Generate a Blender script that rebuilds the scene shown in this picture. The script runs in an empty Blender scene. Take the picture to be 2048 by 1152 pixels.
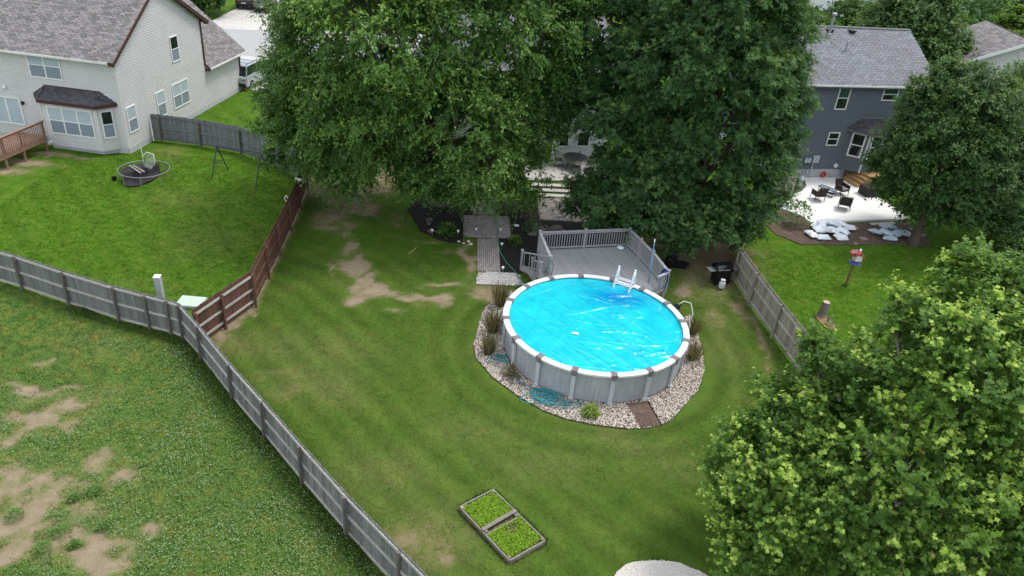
import bpy, math, random
import numpy as np
from mathutils import Vector, Matrix, Euler

# ------------------------------------------------------------------ camera, sky, sun, exposure
scene = bpy.context.scene
COL = scene.collection
CAM = (0.0, 0.0, 17.2687)
_R, _U, _F = (0.995819,0.045850,0.079004), (-0.091345,0.499848,0.861283), (0.000000,0.864899,-0.501946)
cd = bpy.data.cameras.new('camera')
cam = bpy.data.objects.new('camera', cd)
COL.objects.link(cam)
cam.matrix_world = Matrix(((_R[0], _U[0], -_F[0], CAM[0]), (_R[1], _U[1], -_F[1], CAM[1]), (_R[2], _U[2], -_F[2], CAM[2]), (0, 0, 0, 1)))
cd.sensor_width = 36.0
cd.lens = 36.0 * 1500.0 / 2048.0
cd.clip_start = 0.5
cd.clip_end = 3000
scene.camera = cam

SUN_EL, SUN_AZ = 64.0, 58.0      # azimuth measured from +Y towards +X
w = bpy.data.worlds.new('World')
scene.world = w
w.use_nodes = True
nt = w.node_tree
bg = nt.nodes['Background']
sky = nt.nodes.new('ShaderNodeTexSky')
sky.sky_type = 'NISHITA'
sky.sun_disc = False
sky.sun_elevation = math.radians(SUN_EL)
sky.sun_rotation = math.radians(SUN_AZ)
sky.air_density = 1.0
sky.dust_density = 2.0
sky.ozone_density = 1.0
# a bright thin cloud layer: the clear sky's colours mixed towards an even grey white
cl = nt.nodes.new('ShaderNodeMix'); cl.data_type = 'RGBA'
cl.inputs[0].default_value = 0.7
cl.inputs[7].default_value = (6.6, 6.9, 7.2, 1)
nt.links.new(sky.outputs[0], cl.inputs[6]); nt.links.new(cl.outputs[2], bg.inputs[0])
bg.inputs[1].default_value = 0.15

sd = bpy.data.lights.new('sun', 'SUN')
sd.energy = 1.5
sd.angle = math.radians(14)
sd.color = (1.0, 0.96, 0.9)
sun = bpy.data.objects.new('sun', sd)
COL.objects.link(sun)
_e, _a = math.radians(SUN_EL), math.radians(SUN_AZ)
_d = Vector((math.cos(_e) * math.sin(_a), math.cos(_e) * math.cos(_a), math.sin(_e)))
sun.rotation_euler = (-_d).to_track_quat('-Z', 'Y').to_euler()
sun.location = (0, 0, 60)

vs = scene.view_settings
vs.view_transform = 'Standard'
vs.look = 'None'
vs.gamma = 1.0
vs.use_curve_mapping = False
vs.exposure = 0.72
scene.cycles.max_bounces = 6
scene.cycles.transparent_max_bounces = 4

random.seed(7)
PI = math.pi

# ------------------------------------------------------------------ helpers: meshes
def V(*a):
    return Vector(a if len(a) > 1 else a[0])

class MB:
    """collects vertices and faces"""
    def __init__(s):
        s.v = []; s.f = []
    def add(s, vs, fs):
        n = len(s.v); s.v.extend([tuple(p) for p in vs]); s.f.extend([tuple(i + n for i in q) for q in fs]); return s
    def bar(s, p0, p1, side, up):
        """box whose axis runs p0-p1, with full cross-section vectors side and up"""
        p0, p1, a, b = V(p0), V(p1), V(side) / 2, V(up) / 2
        vs = [p + x for p in (p0, p1) for x in (-a - b, a - b, a + b, -a + b)]
        return s.add(vs, [(3, 2, 1, 0), (4, 5, 6, 7), (0, 1, 5, 4), (1, 2, 6, 5), (2, 3, 7, 6), (3, 0, 4, 7)])
    def box(s, c, sz, rz=0.0):
        c = V(c); x = V(math.cos(rz), math.sin(rz), 0) * sz[0] / 2; y = V(-math.sin(rz), math.cos(rz), 0) * sz[1]
        return s.bar(c - x, c + x, y, (0, 0, sz[2]))
    def beam(s, p0, p1, w, h):
        """bar from p0 to p1, w wide and h high, upright"""
        p0, p1 = V(p0), V(p1); d = (p1 - p0).normalized()
        sd_ = d.cross(V(0, 0, 1))
        if sd_.length < 1e-3: sd_ = V(1, 0, 0)
        sd_.normalize()
        return s.bar(p0, p1, sd_ * w, sd_.cross(d) * h)
    def prism(s, poly, z0, z1, cap=True):
        n = len(poly)
        vs = [(p[0], p[1], z0) for p in poly] + [(p[0], p[1], z1) for p in poly]
        fs = [(i, (i + 1) % n, n + (i + 1) % n, n + i) for i in range(n)]
        if cap: fs += [tuple(range(n, 2 * n)), tuple(range(n - 1, -1, -1))]
        return s.add(vs, fs)
    def quad(s, *p):
        return s.add(p, [tuple(range(len(p)))])
    def tube(s, pts, r, n=6, cap=True):
        pts = [V(p) for p in pts]
        if not hasattr(r, '__len__'): r = [r] * len(pts)
        ref = None; vs = []
        for i, p in enumerate(pts):
            d = (pts[min(i + 1, len(pts) - 1)] - pts[max(i - 1, 0)])
            d = d.normalized() if d.length > 1e-9 else V(0, 0, 1)
            if ref is None: ref = V(0, 0, 1) if abs(d.z) < .9 else V(1, 0, 0)
            a = d.cross(ref)
            if a.length < 1e-4: a = d.cross(V(.3, .9, .1))
            a.normalize(); b = a.cross(d); ref = b
            for k in range(n):
                t = 2 * PI * k / n
                vs.append(p + (a * math.cos(t) + b * math.sin(t)) * r[i])
        fs = []
        for i in range(len(pts) - 1):
            for k in range(n):
                fs.append((i * n + k, i * n + (k + 1) % n, (i + 1) * n + (k + 1) % n, (i + 1) * n + k))
        if cap:
            fs.append(tuple(range(n - 1, -1, -1))); fs.append(tuple(range((len(pts) - 1) * n, len(pts) * n)))
        return s.add(vs, fs)
    def cyl(s, p0, p1, r0, r1=None, n=12):
        return s.tube([p0, p1], [r0, r0 if r1 is None else r1], n)
    def lathe(s, c, prof, n=16):
        """prof: list of (radius, z)"""
        vs = []; fs = []
        for (r, z) in prof:
            for k in range(n):
                t = 2 * PI * k / n; vs.append((c[0] + r * math.cos(t), c[1] + r * math.sin(t), c[2] + z))
        for i in range(len(prof) - 1):
            for k in range(n):
                fs.append((i * n + k, i * n + (k + 1) % n, (i + 1) * n + (k + 1) % n, (i + 1) * n + k))
        fs.append(tuple(range(n - 1, -1, -1))); fs.append(tuple(range((len(prof) - 1) * n, len(prof) * n)))
        return s.add(vs, fs)
    def blob(s, c, r, seed=0, rough=.18, nu=8, nv=6):
        rn = random.Random(seed); vs = [(c[0], c[1], c[2] - r[2])]; fs = []
        for j in range(1, nv):
            ph = -PI / 2 + PI * j / nv
            for i in range(nu):
                th = 2 * PI * i / nu; q = 1 + rn.uniform(-rough, rough)
                vs.append((c[0] + r[0] * q * math.cos(ph) * math.cos(th), c[1] + r[1] * q * math.cos(ph) * math.sin(th), c[2] + r[2] * q * math.sin(ph)))
        vs.append((c[0], c[1], c[2] + r[2])); L_ = len(vs) - 1
        for i in range(nu):
            fs.append((0, 1 + (i + 1) % nu, 1 + i)); b = 1 + (nv - 2) * nu; fs.append((b + i, b + (i + 1) % nu, L_))
        for j in range(nv - 2):
            for i in range(nu):
                a = 1 + j * nu; fs.append((a + i, a + (i + 1) % nu, a + nu + (i + 1) % nu, a + nu + i))
        return s.add(vs, fs)
    def xf(s, m, start=0):
        s.v[start:] = [tuple(m @ V(p)) for p in s.v[start:]]; return s

ORIG = {}       # design-space origin of every object
ROOTM = {}      # design -> world matrix of the thing an object belongs to

def props(o, label=None, cat=None, group=None, kind=None):
    for k, v in (('label', label), ('category', cat), ('group', group), ('kind', kind)):
        if v: o[k] = v
    return o

def root(name, label, cat, loc, rz=0.0, group=None, kind=None, local=False):
    o = bpy.data.objects.new(name, None)
    o.empty_display_size = .2
    COL.objects.link(o)
    loc = V(loc) if len(loc) == 3 else V(loc[0], loc[1], 0)
    o.location = loc; o.rotation_euler = (0, 0, rz)
    ORIG[o.name] = V(0, 0, 0) if local else loc
    ROOTM[o.name] = (Matrix.Translation(loc) @ Matrix.Rotation(rz, 4, 'Z')) if local else Matrix.Identity(4)
    return props(o, label, cat, group, kind)

def _mesh(name, v, f, mat, smooth):
    me = bpy.data.meshes.new(name)
    me.from_pydata(v, [], f)
    if mat: me.materials.append(mat)
    if smooth: me.shade_smooth()
    me.update()
    return me

def obj(name, mb, mat, parent=None, smooth=False, origin=None, **kw):
    """links one mesh object; vertices are in the design space of its thing"""
    if origin is None:
        a = np.array(mb.v, float)
        lo, hi = a.min(0), a.max(0)
        c = V((lo[0] + hi[0]) / 2, (lo[1] + hi[1]) / 2, lo[2])
    else: c = V(origin)
    me = _mesh(name, [(p[0] - c.x, p[1] - c.y, p[2] - c.z) for p in mb.v], mb.f, mat, smooth)
    o = bpy.data.objects.new(name, me)
    COL.objects.link(o)
    if parent is not None:
        o.parent = parent; o.location = c - ORIG[parent.name]; ROOTM[o.name] = ROOTM[parent.name]
    else:
        o.location = c; ROOTM[o.name] = Matrix.Identity(4)
    ORIG[o.name] = c
    return props(o, **kw)

def instance(name, me, m, parent=None, **kw):
    """an object that shares mesh me, at design-space matrix m"""
    o = bpy.data.objects.new(name, me)
    COL.objects.link(o)
    if parent is not None:
        o.parent = parent; o.matrix_basis = Matrix.Translation(-ORIG[parent.name]) @ m; ROOTM[o.name] = ROOTM[parent.name]
    else:
        o.matrix_basis = m; ROOTM[o.name] = Matrix.Identity(4)
    ORIG[o.name] = m.translation.copy()
    return props(o, **kw)

def copy_thing(o, loc, rz, label=None, group=None):
    """a copy of a thing and of its parts and sub-parts"""
    def cp(x, parent):
        c = x.copy(); COL.objects.link(c)
        if parent is not None: c.parent = parent
        for ch in x.children: cp(ch, c)
        return c
    c = cp(o, None); c.location = loc; c.rotation_euler = (0, 0, rz)
    if label: c['label'] = label
    if group: c['group'] = group
    return c

def npmesh(name, v, faces, mat, attrs=None, smooth=False):
    """faces: (n,k) int array"""
    me = bpy.data.meshes.new(name)
    v = np.ascontiguousarray(v, np.float32); faces = np.ascontiguousarray(faces, np.int32)
    me.vertices.add(len(v)); me.vertices.foreach_set('co', v.ravel())
    n, k = faces.shape
    me.loops.add(n * k); me.loops.foreach_set('vertex_index', faces.ravel())
    me.polygons.add(n)
    me.polygons.foreach_set('loop_start', np.arange(0, n * k, k, dtype=np.int32))
    me.update(calc_edges=True)
    for key, (dom, arr) in (attrs or {}).items():
        a = me.attributes.new(key, 'FLOAT', dom); a.data.foreach_set('value', np.ascontiguousarray(arr, np.float32))
    if mat: me.materials.append(mat)
    if smooth: me.shade_smooth()
    me.validate()
    return me

def npobj(name, me, parent=None, loc=None, **kw):
    o = bpy.data.objects.new(name, me); COL.objects.link(o)
    if parent is not None:
        o.parent = parent; o.location = -ORIG[parent.name] if loc is None else loc
    elif loc is not None: o.location = loc
    ORIG[o.name] = V(0, 0, 0)
    return props(o, **kw)

def pieces(name, parent, meshes, mats, limit=300):
    """like pieces of one part: the nearest ones one by one, the rest joined"""
    wm = ROOTM[parent.name]; c = V(CAM)
    order = sorted(range(len(mats)), key=lambda i: (wm @ mats[i].translation - c).length)
    for i in order[:limit]:
        instance(name, meshes[i % len(meshes)], mats[i], parent)
    rest = order[limit:]
    if rest:
        vs, fs, n = [], [], 0
        arr = []
        for me in meshes:
            a = np.empty(len(me.vertices) * 3, np.float32); me.vertices.foreach_get('co', a)
            arr.append((a.reshape(-1, 3), [tuple(p.vertices) for p in me.polygons]))
        for i in rest:
            a, f = arr[i % len(meshes)]; m = np.array(mats[i])
            vs.append(a @ m[:3, :3].T + m[:3, 3]); fs += [tuple(k + n for k in q) for q in f]; n += len(a)
        v = np.concatenate(vs)
        me = _mesh(name + '_field', [tuple(p) for p in v], fs, meshes[0].materials[0], False)
        o = bpy.data.objects.new(name + '_field', me); COL.objects.link(o)
        o.parent = parent; o.location = -ORIG[parent.name]; o['kind'] = 'stuff'; ORIG[o.name] = V(0, 0, 0)

# ------------------------------------------------------------------ helpers: materials
def _n(nt, t, **kw):
    n = nt.nodes.new(t)
    for k, v in kw.items(): setattr(n, k, v)
    return n

def _ramp(nt, fac, stops):
    r = _n(nt, 'ShaderNodeValToRGB')
    e = r.color_ramp.elements
    while len(e) < len(stops): e.new(.5)
    for k, (p, c) in enumerate(stops):
        e[k].position = p; e[k].color = (c[0], c[1], c[2], 1)
    if fac is not None: nt.links.new(fac, r.inputs[0])
    return r.outputs[0]

def _math(nt, op, a, b=None, c=None, clamp=False):
    n = _n(nt, 'ShaderNodeMath', operation=op, use_clamp=clamp)
    for i, x in enumerate((a, b, c)):
        if x is None: continue
        if isinstance(x, (int, float)): n.inputs[i].default_value = x
        else: nt.links.new(x, n.inputs[i])
    return n.outputs[0]

def _mix(nt, fac, a, b, blend='MIX'):
    n = _n(nt, 'ShaderNodeMix', data_type='RGBA', blend_type=blend)
    for sck, x in ((n.inputs[0], fac), (n.inputs[6], a), (n.inputs[7], b)):
        if isinstance(x, (int, float)): sck.default_value = x
        elif isinstance(x, tuple): sck.default_value = (x[0], x[1], x[2], 1)
        else: nt.links.new(x, sck)
    return n.outputs[2]

def _noise(nt, vec, scale, detail=4, rough=.6, stretch=None, dist=0.0):
    if stretch:
        mp = _n(nt, 'ShaderNodeMapping'); mp.inputs['Scale'].default_value = stretch
        nt.links.new(vec, mp.inputs[0]); vec = mp.outputs[0]
    n = _n(nt, 'ShaderNodeTexNoise'); n.inputs['Scale'].default_value = scale; n.inputs['Detail'].default_value = detail
    n.inputs['Roughness'].default_value = rough; n.inputs['Distortion'].default_value = dist
    nt.links.new(vec, n.inputs['Vector'])
    return n.outputs['Fac']

def _start(name):
    m = bpy.data.materials.new(name); m.use_nodes = True
    nt = m.node_tree; b = nt.nodes['Principled BSDF']
    g = _n(nt, 'ShaderNodeNewGeometry')
    return m, nt, b, g

def _bump(nt, b, h, strength, dist=.01):
    bp = _n(nt, 'ShaderNodeBump'); bp.inputs['Strength'].default_value = strength; bp.inputs['Distance'].default_value = dist
    nt.links.new(h, bp.inputs['Height']); nt.links.new(bp.outputs[0], b.inputs['Normal'])

def _rand(nt, g):
    """one random number per object and per loose piece"""
    oi = _n(nt, 'ShaderNodeObjectInfo')
    return _math(nt, 'FRACT', _math(nt, 'ADD', oi.outputs['Random'], g.outputs['Random Per Island']))

def mat(name, c1, c2=None, scale=6.0, stretch=None, rough=.7, rnd=.0, bump=.0, bdist=.006, spec=.3, metal=0.0, dirt=None, dscale=1.2, damt=.5, detail=5):
    """two-tone worn surface: colour noise, per-piece variation, blotches of dirt, fine relief"""
    m, nt, b, g = _start(name)
    pos = g.outputs['Position']
    c2 = c2 or tuple(x * .8 for x in c1)
    nz = _noise(nt, pos, scale, detail, .65, stretch)
    col = _ramp(nt, nz, [(.3, c2), (.7, c1)])
    if rnd:
        r = _rand(nt, g)
        k = _math(nt, 'MULTIPLY_ADD', r, 2 * rnd, 1 - rnd)
        cc = _n(nt, 'ShaderNodeCombineColor')
        for i in range(3): nt.links.new(k, cc.inputs[i])
        col = _mix(nt, 1.0, col, cc.outputs[0], 'MULTIPLY')
    if dirt:
        d = _noise(nt, pos, dscale, 5, .7)
        col = _mix(nt, _math(nt, 'MULTIPLY', _ramp(nt, d, [(.48, (0, 0, 0)), (.7, (1, 1, 1))]), damt), col, dirt)
    nt.links.new(col, b.inputs['Base Color'])
    b.inputs['Roughness'].default_value = rough
    b.inputs['Specular IOR Level'].default_value = spec
    b.inputs['Metallic'].default_value = metal
    if bump: _bump(nt, b, nz, bump, bdist)
    return m

MT = {}
MT['wood_grey'] = mat('weathered grey wood', (.215, .217, .212), (.110, .113, .110), 5, (9, 9, .5), .85, .26, .4, dirt=(.12, .15, .10), dscale=1.6, damt=.35)
MT['wood_rail'] = mat('pale grey wood rail', (.48, .455, .42), (.32, .305, .285), 9, (3, 3, 3), .85, .12, .3, dirt=(.20, .20, .10), damt=.5)
MT['wood_post'] = mat('dark grey wood post', (.16, .145, .13), (.09, .08, .072), 6, (6, 6, 1), .85, .15, .4)
MT['wood_brown'] = mat('red brown stained wood', (.155, .072, .050), (.088, .043, .033), 5, (9, 9, .5), .7, .25, .4, dirt=(.11, .07, .055), damt=.5)
MT['wood_brown_rail'] = mat('stained wood rail', (.165, .085, .063), (.105, .055, .042), 7, None, .7, .12, .3)
MT['wood_dark'] = mat('dark grey stained wood', (.20, .21, .215), (.115, .122, .128), 5, (9, 9, .5), .85, .2, .4)
MT['wood_tan'] = mat('tan grey wood', (.36, .325, .265), (.21, .19, .16), 5, (9, 9, .5), .85, .2, .4, dirt=(.14, .13, .07), damt=.4)
MT['wood_fresh'] = mat('fresh sawn lumber', (.50, .32, .15), (.40, .24, .10), 8, (2, 8, 8), .7, .1, .2)
MT['wood_deck'] = mat('brown stained deck wood', (.32, .19, .14), (.22, .13, .10), 7, None, .75, .15, .3)
MT['siding_tan'] = mat('pale vinyl siding', (.61, .595, .60), (.56, .545, .55), 1.5, None, .55, .0, 0, dirt=(.48, .47, .46), dscale=.5, damt=.4)
MT['siding_blue'] = mat('slate blue vinyl siding', (.150, .170, .205), (.132, .150, .184), 1.5, None, .5)
MT['siding_white'] = mat('white vinyl siding', (.66, .68, .70), (.58, .60, .62), 1.5, None, .55)
MT['foundation'] = mat('grey concrete foundation', (.52, .53, .55), (.42, .43, .45), 5, None, .9, 0, .2, dirt=(.25, .24, .22), dscale=1.5, damt=.4)
MT['shingle_brown'] = mat('brown grey asphalt shingle', (.235, .217, .215), (.140, .130, .130), 14, None, .95, .3, .5, .01)
MT['shingle_dark'] = mat('dark asphalt shingle', (.095, .09, .098), (.055, .052, .058), 14, None, .95, .3, .5, .01)
MT['shingle_grey'] = mat('blue grey asphalt shingle', (.222, .228, .248), (.150, .154, .168), 12, None, .95, .17, .5, .01, dirt=(.165, .145, .155), dscale=.35, damt=.8)
MT['roof_base'] = mat('roof underlay', (.07, .065, .065), rough=1.0)
MT['trim_white'] = mat('white painted trim', (.78, .78, .78), (.70, .70, .70), 3, None, .5)
MT['trim_brown'] = mat('dark red brown trim', (.085, .032, .028), (.06, .024, .022), 6, None, .6)
MT['gutter'] = mat('white aluminium gutter', (.74, .73, .71), (.62, .61, .58), 3, None, .45, dirt=(.35, .33, .30), damt=.4)
MT['fascia_blue'] = mat('grey blue painted fascia', (.16, .16, .19), (.13, .13, .155), 3, None, .6)
MT['pane_blind'] = mat('window pane with pale blind behind', (.46, .53, .58), (.38, .45, .50), 2.0, (1, 1, 12), .08, 0, 0, spec=.6)
MT['pane_screen'] = mat('window pane with insect screen', (.25, .29, .34), (.21, .25, .30), 2.0, (1, 1, 12), .25, spec=.5)
MT['pane_dark'] = mat('dark window pane', (.018, .024, .028), (.010, .013, .016), 1.5, None, .05, 0, 0, spec=.6)
MT['pane_green'] = mat('green tinted window pane', (.035, .085, .080), (.025, .065, .062), 1.0, None, .05, 0, 0, spec=.6)
MT['metal_grey'] = mat('galvanised metal', (.32, .33, .35), (.25, .26, .28), 6, None, .45, 0, 0, metal=.4)
MT['metal_dark'] = mat('dark painted metal', (.022, .023, .026), (.014, .015, .017), 6, None, .45)
MT['metal_blue'] = mat('dark blue painted steel', (.020, .032, .075), (.014, .022, .055), 6, None, .4)
MT['plastic_white'] = mat('white plastic', (.80, .80, .80), (.72, .73, .74), 3, None, .4)
MT['plastic_black'] = mat('black plastic', (.014, .014, .015), (.009, .009, .010), 6, None, .45)
MT['plastic_red'] = mat('orange red plastic', (.75, .07, .025), (.62, .05, .02), 4, None, .4)
MT['utility_grey'] = mat('pale grey enamel', (.50, .54, .58), (.44, .48, .52), 3, None, .45)
MT['utility_green'] = mat('pale green enamel', (.50, .60, .50), (.44, .53, .44), 2, None, .6)
MT['concrete'] = mat('concrete', (.52, .50, .47), (.42, .40, .37), 4, None, .9, .05, .2, dirt=(.33, .31, .28), dscale=.8, damt=.5)
MT['concrete_new'] = mat('new white concrete', (.80, .79, .77), (.74, .73, .71), 1.2, None, .8, 0, .05, dirt=(.66, .65, .63), dscale=.6, damt=.5)
MT['paver'] = mat('pink grey clay paver', (.32, .285, .28), (.23, .205, .20), 9, None, .9, .2, .4)
MT['paver_pale'] = mat('pale concrete edge', (.47, .455, .44), (.37, .355, .34), 5, None, .9, .08, .3)
MT['joint'] = mat('dark sandy joint', (.17, .15, .135), (.12, .105, .095), 8, None, 1)
MT['mulch'] = mat('dark mulch', (.022, .019, .018), (.009, .008, .008), 26, None, 1, 0, 1, .04)
MT['soil'] = mat('brown garden soil', (.14, .095, .07), (.06, .042, .034), 9, None, 1, 0, 1, .04, dirt=(.19, .14, .11), dscale=2, damt=.6)
MT['asphalt'] = mat('worn asphalt', (.36, .36, .355), (.29, .29, .287), 12, None, .95)
MT['stone'] = mat('river pebble', (.62, .56, .48), (.42, .37, .32), 25, None, .8, .42, .2)
MT['rock'] = mat('grey brown field stone', (.17, .15, .14), (.10, .09, .085), 7, None, .9, .25, .5)
MT['gravel_pale'] = mat('pale crushed limestone', (.80, .745, .69), (.64, .595, .55), 55, None, .95, .25, .8, .02)
MT['pool_wall'] = mat('grey streaked pool wall', (.42, .44, .46), (.27, .285, .31), 3.0, (5, 5, .25), .45, 0, 0, dirt=(.50, .52, .53), dscale=1.2, damt=.5)
MT['pool_post'] = mat('light grey pool upright', (.52, .545, .57), (.46, .485, .51), 4, (4, 4, .5), .4)
MT['pool_rim'] = mat('off white pool rail', (.78, .75, .74), (.72, .69, .68), 3, None, .35)
MT['pool_cap'] = mat('taupe pool rail cap', (.20, .185, .19), (.16, .15, .155), 5, None, .4)
MT['deck_board'] = mat('grey composite deck board', (.28, .285, .295), (.215, .218, .228), 6, (2, 2, 2), .75, .07, .2)
MT['deck_rail'] = mat('grey painted railing', (.33, .33, .345), (.26, .26, .275), 5, None, .65, .05)
MT['hose_teal'] = mat('teal hose', (.03, .27, .31), (.02, .20, .24), 6, None, .4, .1)
MT['hose_green'] = mat('green garden hose', (.06, .27, .20), (.04, .20, .15), 6, None, .4)
MT['hose_blue'] = mat('dark blue vacuum hose', (.012, .03, .20), (.008, .02, .13), 5, None, .35)
MT['hose_white'] = mat('off white pool hose', (.55, .54, .48), (.42, .41, .36), 9, None, .5)
MT['blue_pole'] = mat('blue anodised tube', (.10, .27, .55), (.08, .22, .46), 5, None, .3)
MT['steel_white'] = mat('white tank enamel', (.70, .71, .72), (.60, .61, .62), 3, None, .4, dirt=(.45, .43, .40), damt=.4)
MT['wicker'] = mat('dark brown wicker', (.045, .036, .034), (.022, .018, .018), 16, (1, 1, 3), .7, .12, .6)
MT['cushion'] = mat('grey cushion', (.26, .22, .22), (.21, .18, .18), 12, None, .95)
MT['bag'] = mat('white plastic bag with blue print', (.86, .87, .88), (.66, .71, .78), 5, None, .35, .1, .5, .03)
MT['bag_blue'] = mat('pale blue plastic bag', (.56, .64, .73), (.36, .44, .55), 5, None, .3, .14, .5, .03)
MT['bark'] = mat('grey brown bark', (.13, .105, .085), (.06, .05, .042), 7, (4, 4, .7), .95, 0, .9, .03)
MT['bark_grey'] = mat('pale grey bark', (.22, .20, .18), (.11, .10, .09), 7, (4, 4, .7), .95, 0, .9, .03)
MT['cut_wood'] = mat('fresh cut wood face', (.52, .40, .28), (.40, .29, .19), 12, None, .9)
MT['sawdust'] = mat('orange sawdust', (.42, .25, .14), (.30, .17, .10), 22, None, 1, .1)
MT['mat_black'] = mat('black trampoline mat', (.028, .026, .032), (.018, .017, .022), 10, None, .75)
MT['net_pale'] = mat('pale torn net', (.55, .62, .50), (.45, .52, .42), 8, None, .7)
MT['gloss_black'] = mat('black car paint', (.008, .008, .010), (.006, .006, .007), 2, None, .12, spec=.6)
MT['gloss_silver'] = mat('silver car paint', (.42, .44, .47), (.38, .40, .43), 2, None, .2, spec=.6, metal=.3)
MT['gloss_navy'] = mat('dark blue grey car paint', (.03, .036, .048), (.024, .03, .04), 2, None, .15, spec=.6)
MT['lamp_red'] = mat('red tail lamp', (.35, .02, .015), rough=.2)
MT['lamp_clear'] = mat('clear head lamp', (.6, .62, .65), rough=.15)
MT['tyre'] = mat('tyre rubber', (.012, .012, .012), rough=.85)
MT['red_paint'] = mat('red painted wood', (.42, .07, .075), (.34, .055, .06), 8, None, .6)
MT['cream'] = mat('cream painted wood', (.68, .60, .55), (.58, .51, .47), 8, None, .6)
MT['blue_paint'] = mat('blue violet plastic', (.07, .085, .24), (.05, .06, .18), 8, None, .5)
MT['post_wood'] = mat('brown wooden post', (.20, .12, .06), (.13, .08, .04), 6, (4, 4, .6), .8)
MT['bed_wood'] = mat('silvery bed board', (.30, .27, .235), (.17, .15, .13), 7, None, .85, .18, .4, dirt=(.20, .17, .13), damt=.4)
MT['terracotta'] = mat('clay pot', (.23, .12, .08), rough=.8)

# leaves: colour from two attributes, light passes through
def leaf_mat(name, dark, mid, fresh, tip=None, gloss=.15, trans=.42):
    m, nt, b, g = _start(name)
    at = _n(nt, 'ShaderNodeAttribute', attribute_name='tint'); af = _n(nt, 'ShaderNodeAttribute', attribute_name='fresh')
    col = _ramp(nt, at.outputs['Fac'], [(.1, dark), (.9, mid)])
    stops = [(.0, mid), (.55, fresh)] + ([(.985, fresh), (1.0, tip)] if tip else [])
    fr = _ramp(nt, af.outputs['Fac'], stops)
    fac = _math(nt, 'MULTIPLY', af.outputs['Fac'], 1.8, clamp=True)
    col = _mix(nt, fac, col, fr)
    nt.links.new(col, b.inputs['Base Color'])
    b.inputs['Roughness'].default_value = .45
    b.inputs['Specular IOR Level'].default_value = gloss
    tr = _n(nt, 'ShaderNodeBsdfTranslucent')
    nt.links.new(_mix(nt, 1.0, col, (1.25, 1.3, .6), 'MULTIPLY'), tr.inputs['Color'])
    mx = _n(nt, 'ShaderNodeMixShader'); mx.inputs[0].default_value = trans
    nt.links.new(b.outputs[0], mx.inputs[1]); nt.links.new(tr.outputs[0], mx.inputs[2])
    nt.links.new(mx.outputs[0], nt.nodes['Material Output'].inputs['Surface'])
    return m
MT['leaf_boxelder'] = leaf_mat('box elder leaves', (.056, .122, .034), (.142, .260, .062), (.28, .42, .10))
MT['leaf_ash'] = leaf_mat('ash leaves', (.038, .090, .036), (.098, .195, .062), (.19, .30, .088))
MT['leaf_norway'] = leaf_mat('dark maple leaves', (.042, .092, .034), (.104, .184, .056), (.20, .29, .085))
MT['leaf_red_maple'] = leaf_mat('red maple leaves with fresh tips', (.062, .135, .030), (.155, .275, .052), (.40, .54, .11), (.50, .33, .18))
MT['leaf_bright'] = leaf_mat('bright green leaves', (.06, .12, .02), (.13, .22, .035), (.20, .30, .05))
MT['leaf_shrub'] = leaf_mat('shrub leaves', (.03, .07, .02), (.07, .14, .03), (.16, .26, .05))
MT['leaf_clover'] = leaf_mat('clover leaves', (.085, .175, .038), (.170, .280, .075), (.22, .33, .11))
MT['leaf_dry'] = leaf_mat('dry ornamental grass', (.075, .085, .035), (.13, .13, .06), (.22, .18, .11))
MT['leaf_veg'] = leaf_mat('young bed seedlings', (.13, .26, .016), (.24, .42, .030), (.32, .48, .05))

# ------------------------------------------------------------------ ground sheet with worn places
def poly_in(P, X, Y):
    inside = np.zeros(X.shape, bool); n = len(P)
    for i in range(n):
        x1, y1 = P[i]; x2, y2 = P[(i + 1) % n]
        c = ((y1 > Y) != (y2 > Y)) & (X < (x2 - x1) * (Y - y1) / ((y2 - y1) or 1e-9) + x1)
        inside ^= c
    return inside

POOL = (3.466, 25.561)
FENCE_FRONT = [(-42.0, 32.5)] + [(-20.14,25.99),(-17.73,25.14),(-15.31,24.36),(-13.92,23.99),(-12.97,23.76)] + [(-12.40,23.54),(-11.16,22.28),(-9.26,20.23),(-7.56,18.50),(-5.79,16.66),(-4.00,14.84)] + [(-2.22, 13.16), (-.45, 11.49), (1.33, 9.8), (3.1, 8.1)]
FENCE_BROWN = [(-11.73,23.07),(-11.27,24.49),(-10.69,26.23),(-10.93,28.65),(-11.11,30.84),(-11.34,33.36),(-11.63,35.96),(-12.01,38.61)] 
FENCE_BACK = [(-22.48,43.95),(-19.95,43.74),(-17.19,43.10)] + [(-12.7, 40.2), FENCE_BROWN[-1]]
FENCE_RIGHT = [(16.8, 44.0), (15.0, 41.6), (13.2, 38.9), (11.9, 36.2)] + [(10.83,32.54),(11.08,30.20),(11.47,27.52)] + [(12.05, 24.1), (12.4, 21.5), (12.75, 18.9), (13.1, 16.4), (13.4, 13.8)]

YARD = FENCE_FRONT[5:] + [(14, 5)] + FENCE_RIGHT[::-1] + [(10, 47), (-8, 47)] + FENCE_BROWN[::-1]
FIELD = FENCE_FRONT + [(0, 2), (-60, 2)]
NEXT_YARD = [(12.3, 34), (12.0, 24), (13.5, 10), (40, 10), (60, 40), (25, 44), (17, 43.5)]

def vnoise(X, Y, s, seed):
    rn = np.random.RandomState(seed); T = rn.rand(256, 256)
    x, y = X / s + 100.3, Y / s + 57.1; i, j = np.floor(x).astype(int), np.floor(y).astype(int)
    fx, fy = x - i, y - j; fx = fx * fx * (3 - 2 * fx); fy = fy * fy * (3 - 2 * fy)
    t = lambda a, b: T[a % 256, b % 256]
    return (t(i, j) * (1 - fx) + t(i + 1, j) * fx) * (1 - fy) + (t(i, j + 1) * (1 - fx) + t(i + 1, j + 1) * fx) * fy

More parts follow.
